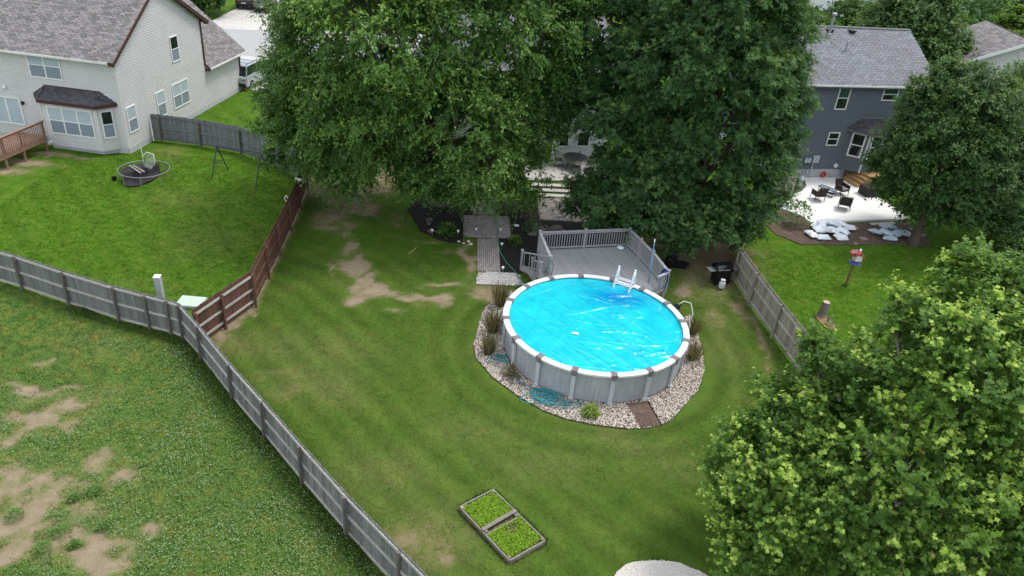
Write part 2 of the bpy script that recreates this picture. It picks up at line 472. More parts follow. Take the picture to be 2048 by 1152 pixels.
def seg_dist(P, X, Y):
    d = np.full(X.shape, 1e9)
    for (x1, y1), (x2, y2) in zip(P[:-1], P[1:]):
        dx, dy = x2 - x1, y2 - y1; t = np.clip(((X - x1) * dx + (Y - y1) * dy) / (dx * dx + dy * dy + 1e-9), 0, 1)
        d = np.minimum(d, np.hypot(X - x1 - t * dx, Y - y1 - t * dy))
    return d

def ground_attrs(X, Y):
    wx = X + (vnoise(X, Y, 1.1, 3) - .5) * .9 + (vnoise(X, Y, .4, 4) - .5) * .35
    wy = Y + (vnoise(X, Y, 1.1, 5) - .5) * .9 + (vnoise(X, Y, .4, 6) - .5) * .35
    def blobs(lst):
        a = np.zeros(X.shape)
        for (cx, cy), rx, ry, k in lst:
            g_ = 1.3 if (cx < -9 and cy < 22) else 1.18
            a = np.maximum(a, k * np.exp(-(((wx - cx) / (rx * g_)) ** 2 + ((wy - cy) / (ry * g_)) ** 2) * .9))
        return a
    yard = poly_in(YARD, X, Y); field = poly_in(FIELD, X, Y); nxt = poly_in(NEXT_YARD, X, Y)
    dirt = blobs([(p, rx, ry, k) for p, rx, ry, k in (
        ((-8.26,31.92), .45, 1.0, .85), ((-7.37,30.56), .55, 1.0, .8), ((-6.56,29.28), .5, .9, 1), ((-6.29,28.34), .65, .7, 1), ((-8.08,29.94), .16, 1.1, .7), ((-7.06,28.51), .7, .5, .7), ((-5.54,28.13), .8, .35, .8), ((-4.50,27.88), 1.0, .28, .8),
        ((-3.44,28.16), .9, .35, .95), ((-2.82,28.10), .5, .45, 1), ((-3.03,29.34), 1.0, .16, .85), ((-3.90,29.00), .8, .16, .6), ((-6.51,27.53), .6, .45, .8), ((-5.08,26.87), .5, .25, .55), ((-3.77,27.38), .6, .3, .6),
        ((-8.88,41.59), 2.2, 3.0, .9), ((-9.49,38.41), 1.6, 2.0, .8), ((-9.69,35.37), 1.0, 1.3, .75), ((-8.52,36.59), 1.2, 1.0, .7), ((-8.72,34.06), .7, 1.2, .6), ((-6.22,35.81), 1.0, .8, .55), ((-11.44,39.41), 1.0, 2.5, .7),
        ((-2.27,32.06), .28, 1.6, .95), ((-1.55,29.29), .7, .5, .85), ((-0.86,29.19), .9, .4, .8), ((-3.08,32.69), .5, .4, .6), ((-4.60,33.76), .9, .35, .6),
        ((9.78,33.34), 2.2, 2.6, .72), ((8.38,30.86), .6, .8, .75), ((9.13,28.57), .35, 1.6, .5), ((9.65,35.51), 3.0, 2.5, .85), ((10.98,27.48), .3, 2.6, .7), ((10.48,29.66), .5, 1.8, .7), ((11.28,31.15), .4, 2, .7),
        ((-11.05,24.11), .3, .6, 1), ((-10.75,24.82), .25, .5, .9), ((-10.45,26.02), .25, .6, .8), ((-10.99,23.36), .2, .4, .7),
        ((-2.01,15.17), .45, .4, .62), ((-1.35,14.53), .4, .5, .62), ((-2.80,15.52), .25, .3, .5), ((3.32,19.75), .2, .15, .55),
        ((-16.26,19.91), 1.3, .3, .85), ((-14.43,18.83), .55, .5, .95), ((-14.78,18.15), 1.3, .45, .9), ((-15.48,17.57), .9, .5, .85), ((-14.77,20.05), .6, .22, .8), ((-14.32,15.83), 1.3, .8, .95), ((-12.77,15.62), 1.0, .6, .75), ((-13.08,14.89), 1.4, .5, .9), ((-13.55,14.27), .8, .6, .9), ((-11.03,13.77), 1.0, .35, .95), ((-9.58,14.34), .35, .28, .95),
        ((-11.83,13.26), 1.0, .3, .8), ((-10.52,13.32), .6, .4, .95), ((-12.32,12.95), .8, .35, .85), ((-11.44,16.52), .5, .5, .75), ((-12.08,16.87), .5, .35, .65), ((-10.88,16.17), .3, .4, .6), ((-16.69,21.54), .28, .15, .8), ((-12.37,15.17), 1.2, .4, .6),
        ((-12.64,15.14), 2.6, 1.7, .56), ((-12.45,13.61), 2.4, 1.0, .56), ((-15.09,19.40), 2.0, .9, .5), ((-11.48,16.30), 1.2, 1.0, .48),
        ((-27.07,40.23), 2.6, .35, .8), ((-27.69,38.84), 1.2, .6, .95), ((-28.04,37.59), 1, .5, .8))])
    fl = seg_dist(FENCE_BROWN, X, Y); dirt = np.maximum(dirt, .6 * np.exp(-(fl / .3) ** 2) * (X > FENCE_BROWN[0][0] - 5))
    dry = blobs([((-8.01,21.83), .6, .35, .9), ((-7.23,21.05), .5, .4, .8), ((-10.45,23.45), .8, .8, .7), ((-8.79,23.71), 1.4, .8, .45), ((-6.70,21.78), 1.3, 1.0, .5), ((-1.83,14.92), 1.1, .9, .9), ((-6.26,23.78), 1.5, .8, .35), ((4.18,19.74), 1.3, .5, .45), ((4.49,19.28), .9, .3, .5),
                 ((9.13,28.57), .5, 2.4, .5), ((-3.56,17.09), 1.2, 1.0, .4), ((1.77,18.45), 1.6, .7, .35), ((-0.99,19.80), 1.4, .8, .35), ((9.10,26.23), .6, 2.0, .4), ((5.60,18.71), 1.5, .5, .3),
                 ((-15.44,22.64), 1.6, .8, .35), ((-21.25,42.20), .8, .8, .7), ((-25.94,38.51), .5, .3, .5), ((-16.08,26.23), 1.8, 1.0, .25), ((-15.12,31.60), 1.5, 1.5, .25), ((-17.89,35.79), 2, 1.0, .3)])
    # mowing lanes: along the long fence, then round the pool
    df = seg_dist(FENCE_FRONT[5:], X, Y); dp = np.hypot(X - POOL[0], Y - POOL[1]) - 4.9
    k = 1 / (1 + np.exp((dp - 2.6) * 1.6))
    ph = (1 - k) * df + k * (7.0 - dp)
    stripe = np.sin((np.where(k > .5, dp + .4, df)) * 2 * PI / 1.08 + (vnoise(X, Y, 4.5, 9) - .5) * 1.2) * (1 - np.exp(-((k - .5) / .25) ** 2)) * (dp > -.6) * yard
    stripe = stripe * np.clip((34 - Y) / 5, .15, 1)
    # the next yards and the field are other kinds of grass
    far = ~(yard | field)
    isl = vnoise(X, Y, .55, 71) * .6 + vnoise(X, Y, .25, 72) * .4
    dirt = dirt * np.where(field, np.clip(.30 + 1.25 * isl, 0, 1.15), np.clip(.62 + .75 * isl, 0, 1.1))
    lush = np.where(yard, 0, np.where(field, .25, 1.0))
    lush = np.where(yard & (Y > 30), np.clip((Y - 30) / 6, 0, .35), lush)
    clover = field * np.clip(vnoise(X, Y, 2.2, 21) * 1.3 + (X + 14) * .04, .0, 1)
    stripe = np.where(far & (X < -10), .5 * np.sin((X * .75 + Y * .65) * 2 * PI / 1.5 + (vnoise(X, Y, 3, 8) - .5) * 2), stripe)
    return dict(dirt=dirt, dry=dry, lush=lush.astype(float), field=field.astype(float) * np.clip(df / .5, 0, 1), clover=clover, stripe=stripe)

def spaced(lo, hi, step, far_lo, far_hi):
    a = np.arange(lo, hi + step / 2, step)
    l, r = [], []; s = step; p = lo
    while p > far_lo: s *= 1.5; p -= s; l.append(p)
    s = step; p = a[-1]
    while p < far_hi: s *= 1.5; p += s; r.append(p)
    return np.array(l[::-1] + list(a) + r)
gx = spaced(-30, 32, .2, -700, 700); gy = spaced(8, 56, .2, -60, 1500)
GX, GY = np.meshgrid(gx, gy)
nx, ny = len(gx), len(gy)
idx = np.arange(nx * ny).reshape(ny, nx)
gf = np.stack([idx[:-1, :-1], idx[:-1, 1:], idx[1:, 1:], idx[1:, :-1]], -1).reshape(-1, 4)
relief = (vnoise(GX, GY, 1.6, 31) - .5) * .05 + (vnoise(GX, GY, .45, 32) - .5) * .02
GA = ground_attrs(GX, GY)
relief = np.where(np.hypot(GX - POOL[0], GY - POOL[1]) < 5.6, 0, relief) * (GY < 56)
relief = np.where(poly_in([(0, 27), (9, 27), (16, 40), (40, 47), (30, 60), (-30, 60), (-30, 41), (-24, 38.5), (-6, 36), (-4, 31)], GX, GY), 0, relief) - .02
gv = np.stack([GX, GY, relief], -1).reshape(-1, 3)

def lawn_colour(nt, pos, att):
    """the colours of soil and grass from the worn-place fields"""
    n1 = _noise(nt, pos, .55, 6, .7); n2 = _noise(nt, pos, 4.0, 5, .75); n3 = _noise(nt, pos, 28, 4, .7); n4 = _noise(nt, pos, 1.7, 6, .7)
    mown = _ramp(nt, n1, [(.3, (.050, .104, .014)), (.5, (.077, .132, .020)), (.72, (.116, .146, .030))])
    mown = _mix(nt, _math(nt, 'MULTIPLY_ADD', n2, 1.4, -.45, clamp=True), mown, (.050, .094, .014))
    lush = _ramp(nt, n4, [(.28, (.036, .096, .007)), (.5, (.066, .142, .011)), (.72, (.118, .165, .026))])
    fieldc = _ramp(nt, n4, [(.28, (.048, .120, .018)), (.48, (.090, .160, .036)), (.66, (.180, .185, .040))])
    c = _mix(nt, att['lush'], mown, lush)
    c = _mix(nt, _math(nt, 'MULTIPLY', att['field'], .8), c, fieldc)
    st = _math(nt, 'MULTIPLY_ADD', att['stripe'], .16, 1.0)
    cc = _n(nt, 'ShaderNodeCombineColor')
    for i in range(3): nt.links.new(st, cc.inputs[i])
    c = _mix(nt, 1.0, c, cc.outputs[0], 'MULTIPLY')
    c = _mix(nt, _math(nt, 'MULTIPLY', _math(nt, 'MULTIPLY_ADD', n2, 2.2, -.6, clamp=True), att['dry'], clamp=True), c, (.24, .19, .095))
    soil = _ramp(nt, n4, [(.3, (.24, .19, .12)), (.7, (.355, .295, .20))])
    soil = _mix(nt, _math(nt, 'MULTIPLY_ADD', n3, 1.6, -.55, clamp=True), soil, (.17, .12, .085))
    e = _math(nt, 'ADD', att['dirt'], _math(nt, 'MULTIPLY_ADD', n2, .75, -.375))
    e = _math(nt, 'ADD', e, _math(nt, 'MULTIPLY_ADD', n3, .7, -.35))
    dm = _math(nt, 'MULTIPLY_ADD', e, 3.6, -1.65, clamp=True)
    thin = _math(nt, 'MULTIPLY', _math(nt, 'MULTIPLY_ADD', e, 3.0, -.75, clamp=True), .6)
    sp = _math(nt, 'MULTIPLY_ADD', n3, 1.1, .45)
    c2 = _n(nt, 'ShaderNodeCombineColor')
    for i in range(3): nt.links.new(sp, c2.inputs[i])
    c = _mix(nt, 1.0, c, c2.outputs[0], 'MULTIPLY')
    c = _mix(nt, thin, c, (.185, .165, .075))
    return _mix(nt, dm, c, soil), n3, n2

def lawn_mat(name, kind):
    m, nt, b, g = _start(name)
    att = {}
    for k in ('dirt', 'dry', 'lush', 'field', 'stripe'):
        a = _n(nt, 'ShaderNodeAttribute', attribute_name=k, attribute_type=kind); att[k] = a.outputs['Fac']
    c, n3, n2 = lawn_colour(nt, g.outputs['Position'], att)
    if kind == 'INSTANCER':
        r = _rand(nt, g)
        k = _math(nt, 'MULTIPLY_ADD', r, .6, 1.1)
        cc = _n(nt, 'ShaderNodeCombineColor')
        for i in range(3): nt.links.new(k, cc.inputs[i])
        c = _mix(nt, 1.0, c, cc.outputs[0], 'MULTIPLY')
        tr = _n(nt, 'ShaderNodeBsdfTranslucent'); nt.links.new(c, tr.inputs['Color'])
        mx = _n(nt, 'ShaderNodeMixShader'); mx.inputs[0].default_value = .45
        nt.links.new(b.outputs[0], mx.inputs[1]); nt.links.new(tr.outputs[0], mx.inputs[2]); nt.links.new(mx.outputs[0], nt.nodes['Material Output'].inputs['Surface'])
    else:
        h = _math(nt, 'ADD', n3, _math(nt, 'MULTIPLY', n2, 1.5)); _bump(nt, b, h, .7, .05)
    nt.links.new(c, b.inputs['Base Color'])
    b.inputs['Roughness'].default_value = .9; b.inputs['Specular IOR Level'].default_value = .05
    return m
me = npmesh('ground', gv, gf, lawn_mat('lawn and bare soil', 'GEOMETRY'), {k: ('POINT', v.ravel()) for k, v in GA.items()}, smooth=True)
npobj('ground', me, kind='structure', label='wide mown lawn ground with bare soil patches and mowing lanes', cat='ground')

# living grass on it: tufts of blades, denser where the turf is sound
def grass_nodes(name, mat_, density, height, width, lean, blades):
    ng = bpy.data.node_groups.new(name, 'GeometryNodeTree')
    ng.interface.new_socket('Geometry', in_out='INPUT', socket_type='NodeSocketGeometry'); ng.interface.new_socket('Geometry', in_out='OUTPUT', socket_type='NodeSocketGeometry')
    gi = ng.nodes.new('NodeGroupInput'); go = ng.nodes.new('NodeGroupOutput')
    dist = ng.nodes.new('GeometryNodeDistributePointsOnFaces'); ng.links.new(gi.outputs[0], dist.inputs['Mesh'])
    na = ng.nodes.new('GeometryNodeInputNamedAttribute'); na.data_type = 'FLOAT'; na.inputs[0].default_value = 'tuft'
    mu = ng.nodes.new('ShaderNodeMath'); mu.operation = 'MULTIPLY'; mu.inputs[1].default_value = density
    ng.links.new(na.outputs[0], mu.inputs[0]); ng.links.new(mu.outputs[0], dist.inputs['Density'])
    jn = ng.nodes.new('GeometryNodeJoinGeometry'); rn = random.Random(5)
    for i in range(blades):
        co = ng.nodes.new('GeometryNodeMeshCone'); co.fill_type = 'NONE'
        co.inputs['Vertices'].default_value = 3; co.inputs['Radius Top'].default_value = 0.0; co.inputs['Radius Bottom'].default_value = width; co.inputs['Depth'].default_value = height * rn.uniform(.7, 1.3)
        tf = ng.nodes.new('GeometryNodeTransform'); a = rn.uniform(0, 2 * PI); d = rn.uniform(.05, 1) ** .5
        tf.inputs['Translation'].default_value = (math.cos(a) * d * .13, math.sin(a) * d * .13, -.005)
        tf.inputs['Rotation'].default_value = (rn.uniform(-1.1, 1.1) * lean, rn.uniform(-1.1, 1.1) * lean, a)
        ng.links.new(co.outputs[0], tf.inputs[0]); ng.links.new(tf.outputs[0], jn.inputs[0])
    ip = ng.nodes.new('GeometryNodeInstanceOnPoints'); ng.links.new(dist.outputs['Points'], ip.inputs['Points'])
    rv = ng.nodes.new('FunctionNodeRandomValue'); rv.data_type = 'FLOAT_VECTOR'; rv.inputs[0].default_value = (0, 0, 0); rv.inputs[1].default_value = (0, 0, 6.28)
    rs = ng.nodes.new('FunctionNodeRandomValue'); rs.data_type = 'FLOAT'; rs.inputs[2].default_value = .6; rs.inputs[3].default_value = 1.35
    sm = ng.nodes.new('GeometryNodeSetMaterial'); sm.inputs['Material'].default_value = mat_
    ng.links.new(jn.outputs[0], sm.inputs[0]); ng.links.new(sm.outputs[0], ip.inputs['Instance'])
    ng.links.new(rv.outputs[0], ip.inputs['Rotation']); ng.links.new(rs.outputs[1], ip.inputs['Scale'])
    ng.links.new(ip.outputs[0], go.inputs[0])
    return ng

def grass_patch(name, label, x0, x1, y0, y1, step, tuft_fn, density, height, width, lean, blades, mat_):
    xs, ys = np.arange(x0, x1, step), np.arange(y0, y1, step)
    X, Y = np.meshgrid(xs, ys); n_, m_ = len(xs), len(ys); A = ground_attrs(X, Y)
    A['tuft'] = tuft_fn(X, Y, A)
    ix = np.arange(n_ * m_).reshape(m_, n_)
    f = np.stack([ix[:-1, :-1], ix[:-1, 1:], ix[1:, 1:], ix[1:, :-1]], -1).reshape(-1, 4)
    f = f[(A['tuft'].ravel()[f].max(1) > .01)]
    me = npmesh(name, np.stack([X, Y, 0 * X], -1).reshape(-1, 3), f, mat_, {k: ('POINT', v.ravel()) for k, v in A.items()})
    o = npobj(name, me, kind='stuff', label=label, cat='grass')
    md = o.modifiers.new('tufts', 'NODES'); md.node_group = grass_nodes(name, mat_, density, height, width, lean, blades)
    return o
HARD = [[(-2.27,37.31),(-1.61,29.74),(0.50,30.08),(0.46,31.17),(-0.63,31.06),(-0.92,34.64),(-0.29,34.82),(-0.50,37.57),(-1.24,37.54),(-1.40,39.21),(-2.66,38.92),(-2.48,37.27)], [(-2.98,37.03),(-0.49,37.44),(-0.29,34.82),(-2.72,34.55)], [(x + .0, y) for x, y in [(-0.97,16.25),(-0.00,17.09),(1.65,15.27),(0.64,14.40)]]]
def sound(X, Y, A):
    t = np.clip(1.25 - A['dirt'] * 1.9 - A['dry'] * .4, 0, 1)
    t = t * (np.hypot(X - POOL[0], Y - POOL[1]) > 5.25)
    for h in HARD: t = t * ~poly_in(h, X, Y)
    return t
def in_view(X, Y, mx):
    hw = (np.hypot(Y, 17.3)) * .72 + .6
    return (np.abs(X) < hw) & (Y < mx)
GM = lawn_mat('grass blades', 'INSTANCER')
grass_patch('mown_grass', 'short mown olive green grass around the round pool', -17, 13.6, 8.4, 37, .2,
            lambda X, Y, A: sound(X, Y, A) * poly_in(YARD, X, Y) * in_view(X, Y, 37), 48, .034, .0055, .8, 9, GM)
grass_patch('clover_turf', 'long uneven weedy grass outside the grey fence', -23, 1.5, 8.4, 26.5, .2,
            lambda X, Y, A: sound(X, Y, A) * poly_in(FIELD, X, Y) * in_view(X, Y, 27), 48, .06, .008, .9, 9, GM)
grass_patch('lush_grass', 'dense lush green lawn behind the grey fence', -26, -9, 22, 43, .25,
            lambda X, Y, A: np.clip(A['lush'] * 1.4 - .4, 0, 1) * in_view(X, Y, 42) * np.clip(1.3 - A['dirt'] * 2, 0, 1) * (Y > 22) * ~poly_in(FIELD, X, Y) * ~poly_in([(-40, 41.2), (-23.3, 41.3), (-23.3, 44), (-50, 50)], X, Y), 45, .038, .007, .8, 8, GM)
grass_patch('shaded_grass', 'deep green lawn around the bird feeder', 11.5, 26, 22, 38.2, .25,
            lambda X, Y, A: poly_in(NEXT_YARD, X, Y) * in_view(X, Y, 38) * (Y < 36.6 + (X - 16) * .12), 45, .038, .007, .8, 8, GM)

# ------------------------------------------------------------------ street and drives
mb = MB(); mb.prism([(-60, 60), (-16, 67.0), (20, 82), (60, 110), (60, 117), (18, 89.5), (-18, 79), (-28, 75.6), (-60, 69)], -.05, .03)
obj('street', mb, MT['asphalt'], kind='structure', label='pale worn asphalt street curving behind the houses', cat='street')
mb = MB(); mb.prism([(-32.74,77.46),(-32.84,86.33),(-34.52,94.01),(-27.92,96.24),(-24.91,79.04),(-27.03,75.56),(-30.36,74.79)], -.04, .045); 
obj('driveway', mb, MT['concrete'], kind='structure', label='pale concrete driveway across the street under two parked cars', cat='driveway')
mb = MB(); mb.prism([(-33.5, 57.3), (-19.6, 55.9), (-18.9, 65.2), (-32.5, 66.2)], -.04, .04)
obj('driveway', mb, MT['concrete'], kind='structure', label='concrete driveway before the tan house garage', cat='driveway')
mb = MB(); mb.prism([(32, 80.5), (37, 83.5), (33, 71), (29.5, 71)], -.04, .04); mb.prism([(36, 78), (60, 97), (62, 94), (40, 76)], -.04, .041)
obj('driveway', mb, MT['concrete_new'], kind='structure', label='pale concrete drive beside the far gabled house', cat='driveway')

# ------------------------------------------------------------------ houses
def siding(mb, o, dx, n, fn, z0, z1, course=.145, lap=.03):
    """lapped boards on a wall: o start point, dx along, n outward, fn(z) -> (from, to) along the wall"""
    k = int((z1 - z0) / course)
    for i in range(k):
        za, zb = z0 + i * course, min(z0 + (i + 1) * course, z1)
        a, b = fn(za + .01), fn(zb - .005)
        s0, s1 = max(a[0], b[0] if b[0] > a[0] else a[0]), a[1]
        if s1 - a[0] < .1: continue
        p = lambda s, z, off: (o[0] + dx[0] * s + n[0] * off, o[1] + dx[1] * s + n[1] * off, z)
        zm = za + (zb - za) * .74; c = (a[0] + (b[0] - a[0]) * .74, a[1] + (b[1] - a[1]) * .74)
        mb.quad(p(a[0], za, lap), p(a[1], za, lap), p(c[1], zm, lap * .8), p(c[0], zm, lap * .8))
        mb.quad(p(c[0], zm, lap * .8), p(c[1], zm, lap * .8), p(c[1], zm + .004, .002), p(c[0], zm + .004, .002))
        mb.quad(p(c[0], zm + .004, .002), p(c[1], zm + .004, .002), p(b[1], zb, .002), p(b[0], zb, .002))
        mb.quad(p(a[0], za, .001), p(a[1], za, .001), p(a[1], za, lap), p(a[0], za, lap))

def window(rt, o, dx, n, s0, s1, z0, z1, cols=1, mid=True, top='pane_blind', low='pane_screen', fw=.07, frame='trim_white', name='window', proud=.045, label=None):
    P = lambda s, z, off=0.0: V(o[0] + dx[0] * s + n[0] * off, o[1] + dx[1] * s + n[1] * off, z)
    D = V(dx[0], dx[1], 0); N = V(n[0], n[1], 0); Z = V(0, 0, 1); c = proud / 2 + .028
    mb = MB(); t = N * proud
    mb.bar(P(s0 + fw, z0 + fw / 2, c), P(s1 - fw, z0 + fw / 2, c), t, Z * fw); mb.bar(P(s0 + fw, z1 - fw / 2, c), P(s1 - fw, z1 - fw / 2, c), t, Z * fw)
    mb.bar(P(s0 + fw / 2, z0, c), P(s0 + fw / 2, z1, c), D * fw, t); mb.bar(P(s1 - fw / 2, z0, c), P(s1 - fw / 2, z1, c), D * fw, t)
    W = (s1 - s0) / cols; panes = []
    for i in range(1, cols):
        mb.bar(P(s0 + W * i, z0 + fw, c), P(s0 + W * i, z1 - fw, c), D * fw * 1.1, t * .9)
    zm = (z0 + z1) / 2
    for i in range(cols):
        a, b = s0 + W * i + fw * (.55 if i else 1), s0 + W * (i + 1) - fw * (.55 if i < cols - 1 else 1)
        if mid:
            mb.bar(P(a, zm, c), P(b, zm, c), t * .85, Z * fw * .7)
            panes += [(a, b, zm + fw * .35, z1 - fw, top), (a, b, z0 + fw, zm - fw * .35, low)]
        else: panes.append((a, b, z0 + fw, z1 - fw, top))
    fr = obj(name, mb, MT[frame], rt, label=label)
    for a, b, za, zb, m_ in panes:
        q = MB(); q.bar(P((a + b) / 2, za, .041), P((a + b) / 2, zb, .041), D * (b - a), N * .012)
        obj('pane', q, MT[m_], fr)
    return fr

def shingle_meshes(mat_, w=.33, h=.155, n=4, thick=.014):
    out = []
    for i in range(n):
        rn = random.Random(i); ww = w * rn.uniform(.86, .985); t = thick * rn.uniform(.7, 1.3)
        mb = MB(); vs = [(-ww / 2, 0, 0), (ww / 2, 0, 0), (ww / 2, h * 1.1, 0), (-ww / 2, h * 1.1, 0), (-ww / 2, 0, t), (ww / 2, 0, t), (ww / 2, h * 1.1, .004), (-ww / 2, h * 1.1, .004)]
        mb.add(vs, [(4, 5, 6, 7), (0, 1, 5, 4), (1, 2, 6, 5), (2, 3, 7, 6), (3, 0, 4, 7)])
        out.append(_mesh('shingle', mb.v, mb.f, mat_, False))
    return out

def shingled(rt, mat_, o, ex, up, length, run, keep=None, w=.33, h=.155, limit=300, name='shingle'):
    """o: eave start (design space), ex unit along the eave, up unit up the slope"""
    ex, up, o = V(ex).normalized(), V(up).normalized(), V(o); n = ex.cross(up).normalized(); ms = []; rn = random.Random(11)
    if n.z < 0: n = -n
    for r in range(int(run / h)):
        off = (r % 2) * w / 2 + rn.uniform(-.03, .03)
        s = -w / 2 + off
        while s < length - w * .3:
            cs = min(max(s + w / 2, w / 2), length - w / 2)
            if keep is None or keep(cs, r * h):
                p = o + ex * cs + up * (r * h) + n * (.004 + rn.uniform(0, .004))
                ms.append(Matrix(((ex.x, up.x, n.x, p.x), (ex.y, up.y, n.y, p.y), (ex.z, up.z, n.z, p.z), (0, 0, 0, 1))))
            s += w
    pieces(name, rt, shingle_meshes(mat_, w, h), ms, limit)

def slab(mb, pts, t, down=(0, 0, -1)):
    """thick sheet through pts (top face)"""
    d = V(down) * t; n = len(pts)
    vs = [V(p) for p in pts] + [V(p) + d for p in pts]
    mb.add(vs, [tuple(range(n)), tuple(range(2 * n - 1, n - 1, -1))] + [(i, n + i, n + (i + 1) % n, (i + 1) % n) for i in range(n)])

X_, Y_ = (1, 0), (0, 1)
# --- the tan house with the long gable wall
H1 = root('siding_house', 'pale tan two storey sided house with brown grey roof, bay window and brown gable trim', 'house', (-23.32, 41.47), math.radians(-5.7), local=True)
mb = MB()
prof = [(0, 0), (9.6, 0), (9.6, 5.8), (4.93, 8.75), (0, 5.5)]
mb.add([(x, y, z) for x in (-.02, -13) for y, z in prof], [tuple(range(5)), tuple(range(9, 4, -1))] + [(i, 5 + i, 5 + (i + 1) % 5, (i + 1) % 5) for i in range(5)])
mb.prism([(-9, 9.62), (-.02, 9.62), (-.02, 14.5), (-9, 14.5)], 0, 2.7)
obj('wall', mb, MT['siding_tan'], H1)
mb = MB(); siding(mb, (-13, 0), X_, (0, -1), lambda z: (0, 13), .32, 5.5)
siding(mb, (0, 0), Y_, (1, 0), lambda z: (max(0, (z - 5.55) / .655), min(9.6, (11.75 - z) / .585) if z > 5.9 else 9.6), .32, 8.7)
siding(mb, (0, 9.6), Y_, (1, 0), lambda z: (0, 4.95), .32, 2.7)
BAY = [(-5.0, 0), (-4.5, -.75), (-1.1, -.75), (-.43, 0)]
def along(p, q):
    d = V(q[0] - p[0], q[1] - p[1]); return d.length, (d.x / d.length, d.y / d.length), (d.y / d.length, -d.x / d.length)
for p, q in zip(BAY[:-1], BAY[1:]):
    ln, d, n_ = along(p, q); siding(mb, p, d, n_, lambda z: (0, ln), .3, 2.95)
obj('siding', mb, MT['siding_tan'], H1, kind='stuff')
mb = MB(); mb.prism(BAY, .22, 2.98); obj('bay', mb, MT['siding_tan'], H1)
mb = MB()
mb.box((-6.5, .05, .14), (13.03, .2, .34)); mb.box((-.06, 7.27, .13), (.2, 14.5, .36)); mb.prism([(-4.9, 0), (-4.4, -.62), (-1.2, -.62), (-.55, 0)], 0, .24)
obj('foundation', mb, MT['foundation'], H1)
mb = MB()
for c_, s_, m_ in (((-.01, -.012, 2.9), (.1, .1, 5.2), 'siding_tan'), ((BAY[1][0], BAY[1][1], 1.6), (.1, .1, 2.7), 'siding_tan'), ((BAY[2][0], BAY[2][1], 1.6), (.1, .1, 2.7), 'siding_tan'), ((.03, 9.64, 4.4), (.12, .12, 2.9), 'trim_brown'), ((.02, 14.58, 1.5), (.14, .14, 2.5), 'trim_brown')):
    mb = MB(); mb.box(c_, s_); obj('corner_trim', mb, MT[m_], H1, label='brown corner board' if m_ == 'trim_brown' else None)
S1 = math.hypot(1, .655)
mb = MB(); slab(mb, [(-13, -.42, 5.43), (.3, -.42, 5.43), (.3, 4.93, 8.93), (-13, 4.93, 8.93)], .14); slab(mb, [(.3, 10.2, 5.84), (-13, 10.2, 5.84), (-13, 4.935, 8.93), (.3, 4.935, 8.93)], .14)
mr = obj('roof', mb, MT['roof_base'], H1)
shingled(H1, MT['shingle_brown'], (-13, -.45, 5.42), (1, 0, 0), (0, 1, .655), 13.32, 6.4)
mb = MB()
mb.bar((.32, -.5, 5.33), (.32, 4.93, 8.89), (.05, 0, 0), (0, -.1, .15)); mb.bar((.32, 10.26, 5.72), (.32, 4.93, 8.86), (.05, 0, 0), (0, .1, .2))
mb.box((.16, 10.22, 5.72), (.3, .12, .2)); mb.box((.16, -.45, 5.3), (.3, .1, .16))
obj('rake_board', mb, MT['trim_brown'], H1)
mb = MB(); mb.box((-6.6, -.47, 5.37), (13.1, .1, .11)); mb.tube([(-.1, -.47, 5.34), (-.08, -.4, 5.2), (-.05, -.06, 5.05), (-.05, -.06, .35)], .04, 6)
obj('gutter', mb, MT['gutter'], H1)
# garage wing roof
GS = .8
mb = MB(); slab(mb, [(.36, 9.68, 2.78), (.36, 15.2, 2.78), (-5.8, 15.2, 2.78 + GS * 6.16), (-5.8, 9.68, 2.78 + GS * 6.16)], .13); slab(mb, [(-12, 15.2, 2.8), (-12, 9.68, 2.8), (-5.81, 9.68, 2.78 + GS * 6.16), (-5.81, 15.2, 2.78 + GS * 6.16)], .13)
obj('roof', mb, MT['roof_base'], H1, label='lower roof of the garage wing')
shingled(H1, MT['shingle_brown'], (.38, 9.68, 2.79), (0, 1, 0), (-1, 0, GS), 5.52, 7.8, limit=150)
mb = MB(); mb.box((.42, 12.44, 2.74), (.09, 5.5, .1)); obj('gutter', mb, MT['gutter'], H1)
mb = MB(); mb.box((.2, 9.66, 2.66), (.34, .08, .16)); obj('fascia', mb, MT['trim_brown'], H1)
# bay roof
mb = MB()
e = [(-5.38, .0, 3.0), (-4.45, -1.02, 3.0), (-.98, -1.02, 3.0), (-.22, .0, 3.0)]; t0, t1 = (-4.59, 0, 3.53), (-1.11, 0, 3.53)
slab(mb, [e[0], e[1], t0], .1); slab(mb, [e[1], e[2], t1, t0], .1); slab(mb, [e[2], e[3], t1], .1)
br = obj('roof', mb, MT['roof_base'], H1, label='small hipped roof over the bay')
up = V(0, 1.02, .53)
def keep_bay(s, r):
    f = r / up.length; return s > (-4.45 + 4.45) + f * (-.14) - .1 and s < 3.47 - f * .13 + .1
shingled(H1, MT['shingle_dark'], (-4.45, -1.04, 3.0), (1, 0, 0), up, 3.47, 1.12, None, .26, .14, 90)
for a, b, t in ((e[2], e[3], t1), (e[0], e[1], t0)):
    ex = (V(b) - V(a)); Ln = ex.length; ex = ex / Ln; ap = V(t) - V(a); uu = ap - ex * ap.dot(ex); run = uu.length; sa = ap.dot(ex) 
    shingled(H1, MT['shingle_dark'], V(a), ex, uu, Ln, run, lambda s, r, sa=sa, Ln=Ln, run=run: sa * r / run - .05 < s < Ln - (Ln - sa) * r / run + .05, .26, .14, 30)
mb = MB()
for a, b in zip(e[:-1], e[1:]): mb.beam(V(a) - V(0, 0, .1), V(b) - V(0, 0, .1), .05, .16)
mb.beam((-4.6, -.03, 3.56), (-1.1, -.03, 3.56), .06, .05)
obj('fascia', mb, MT['trim_brown'], H1)
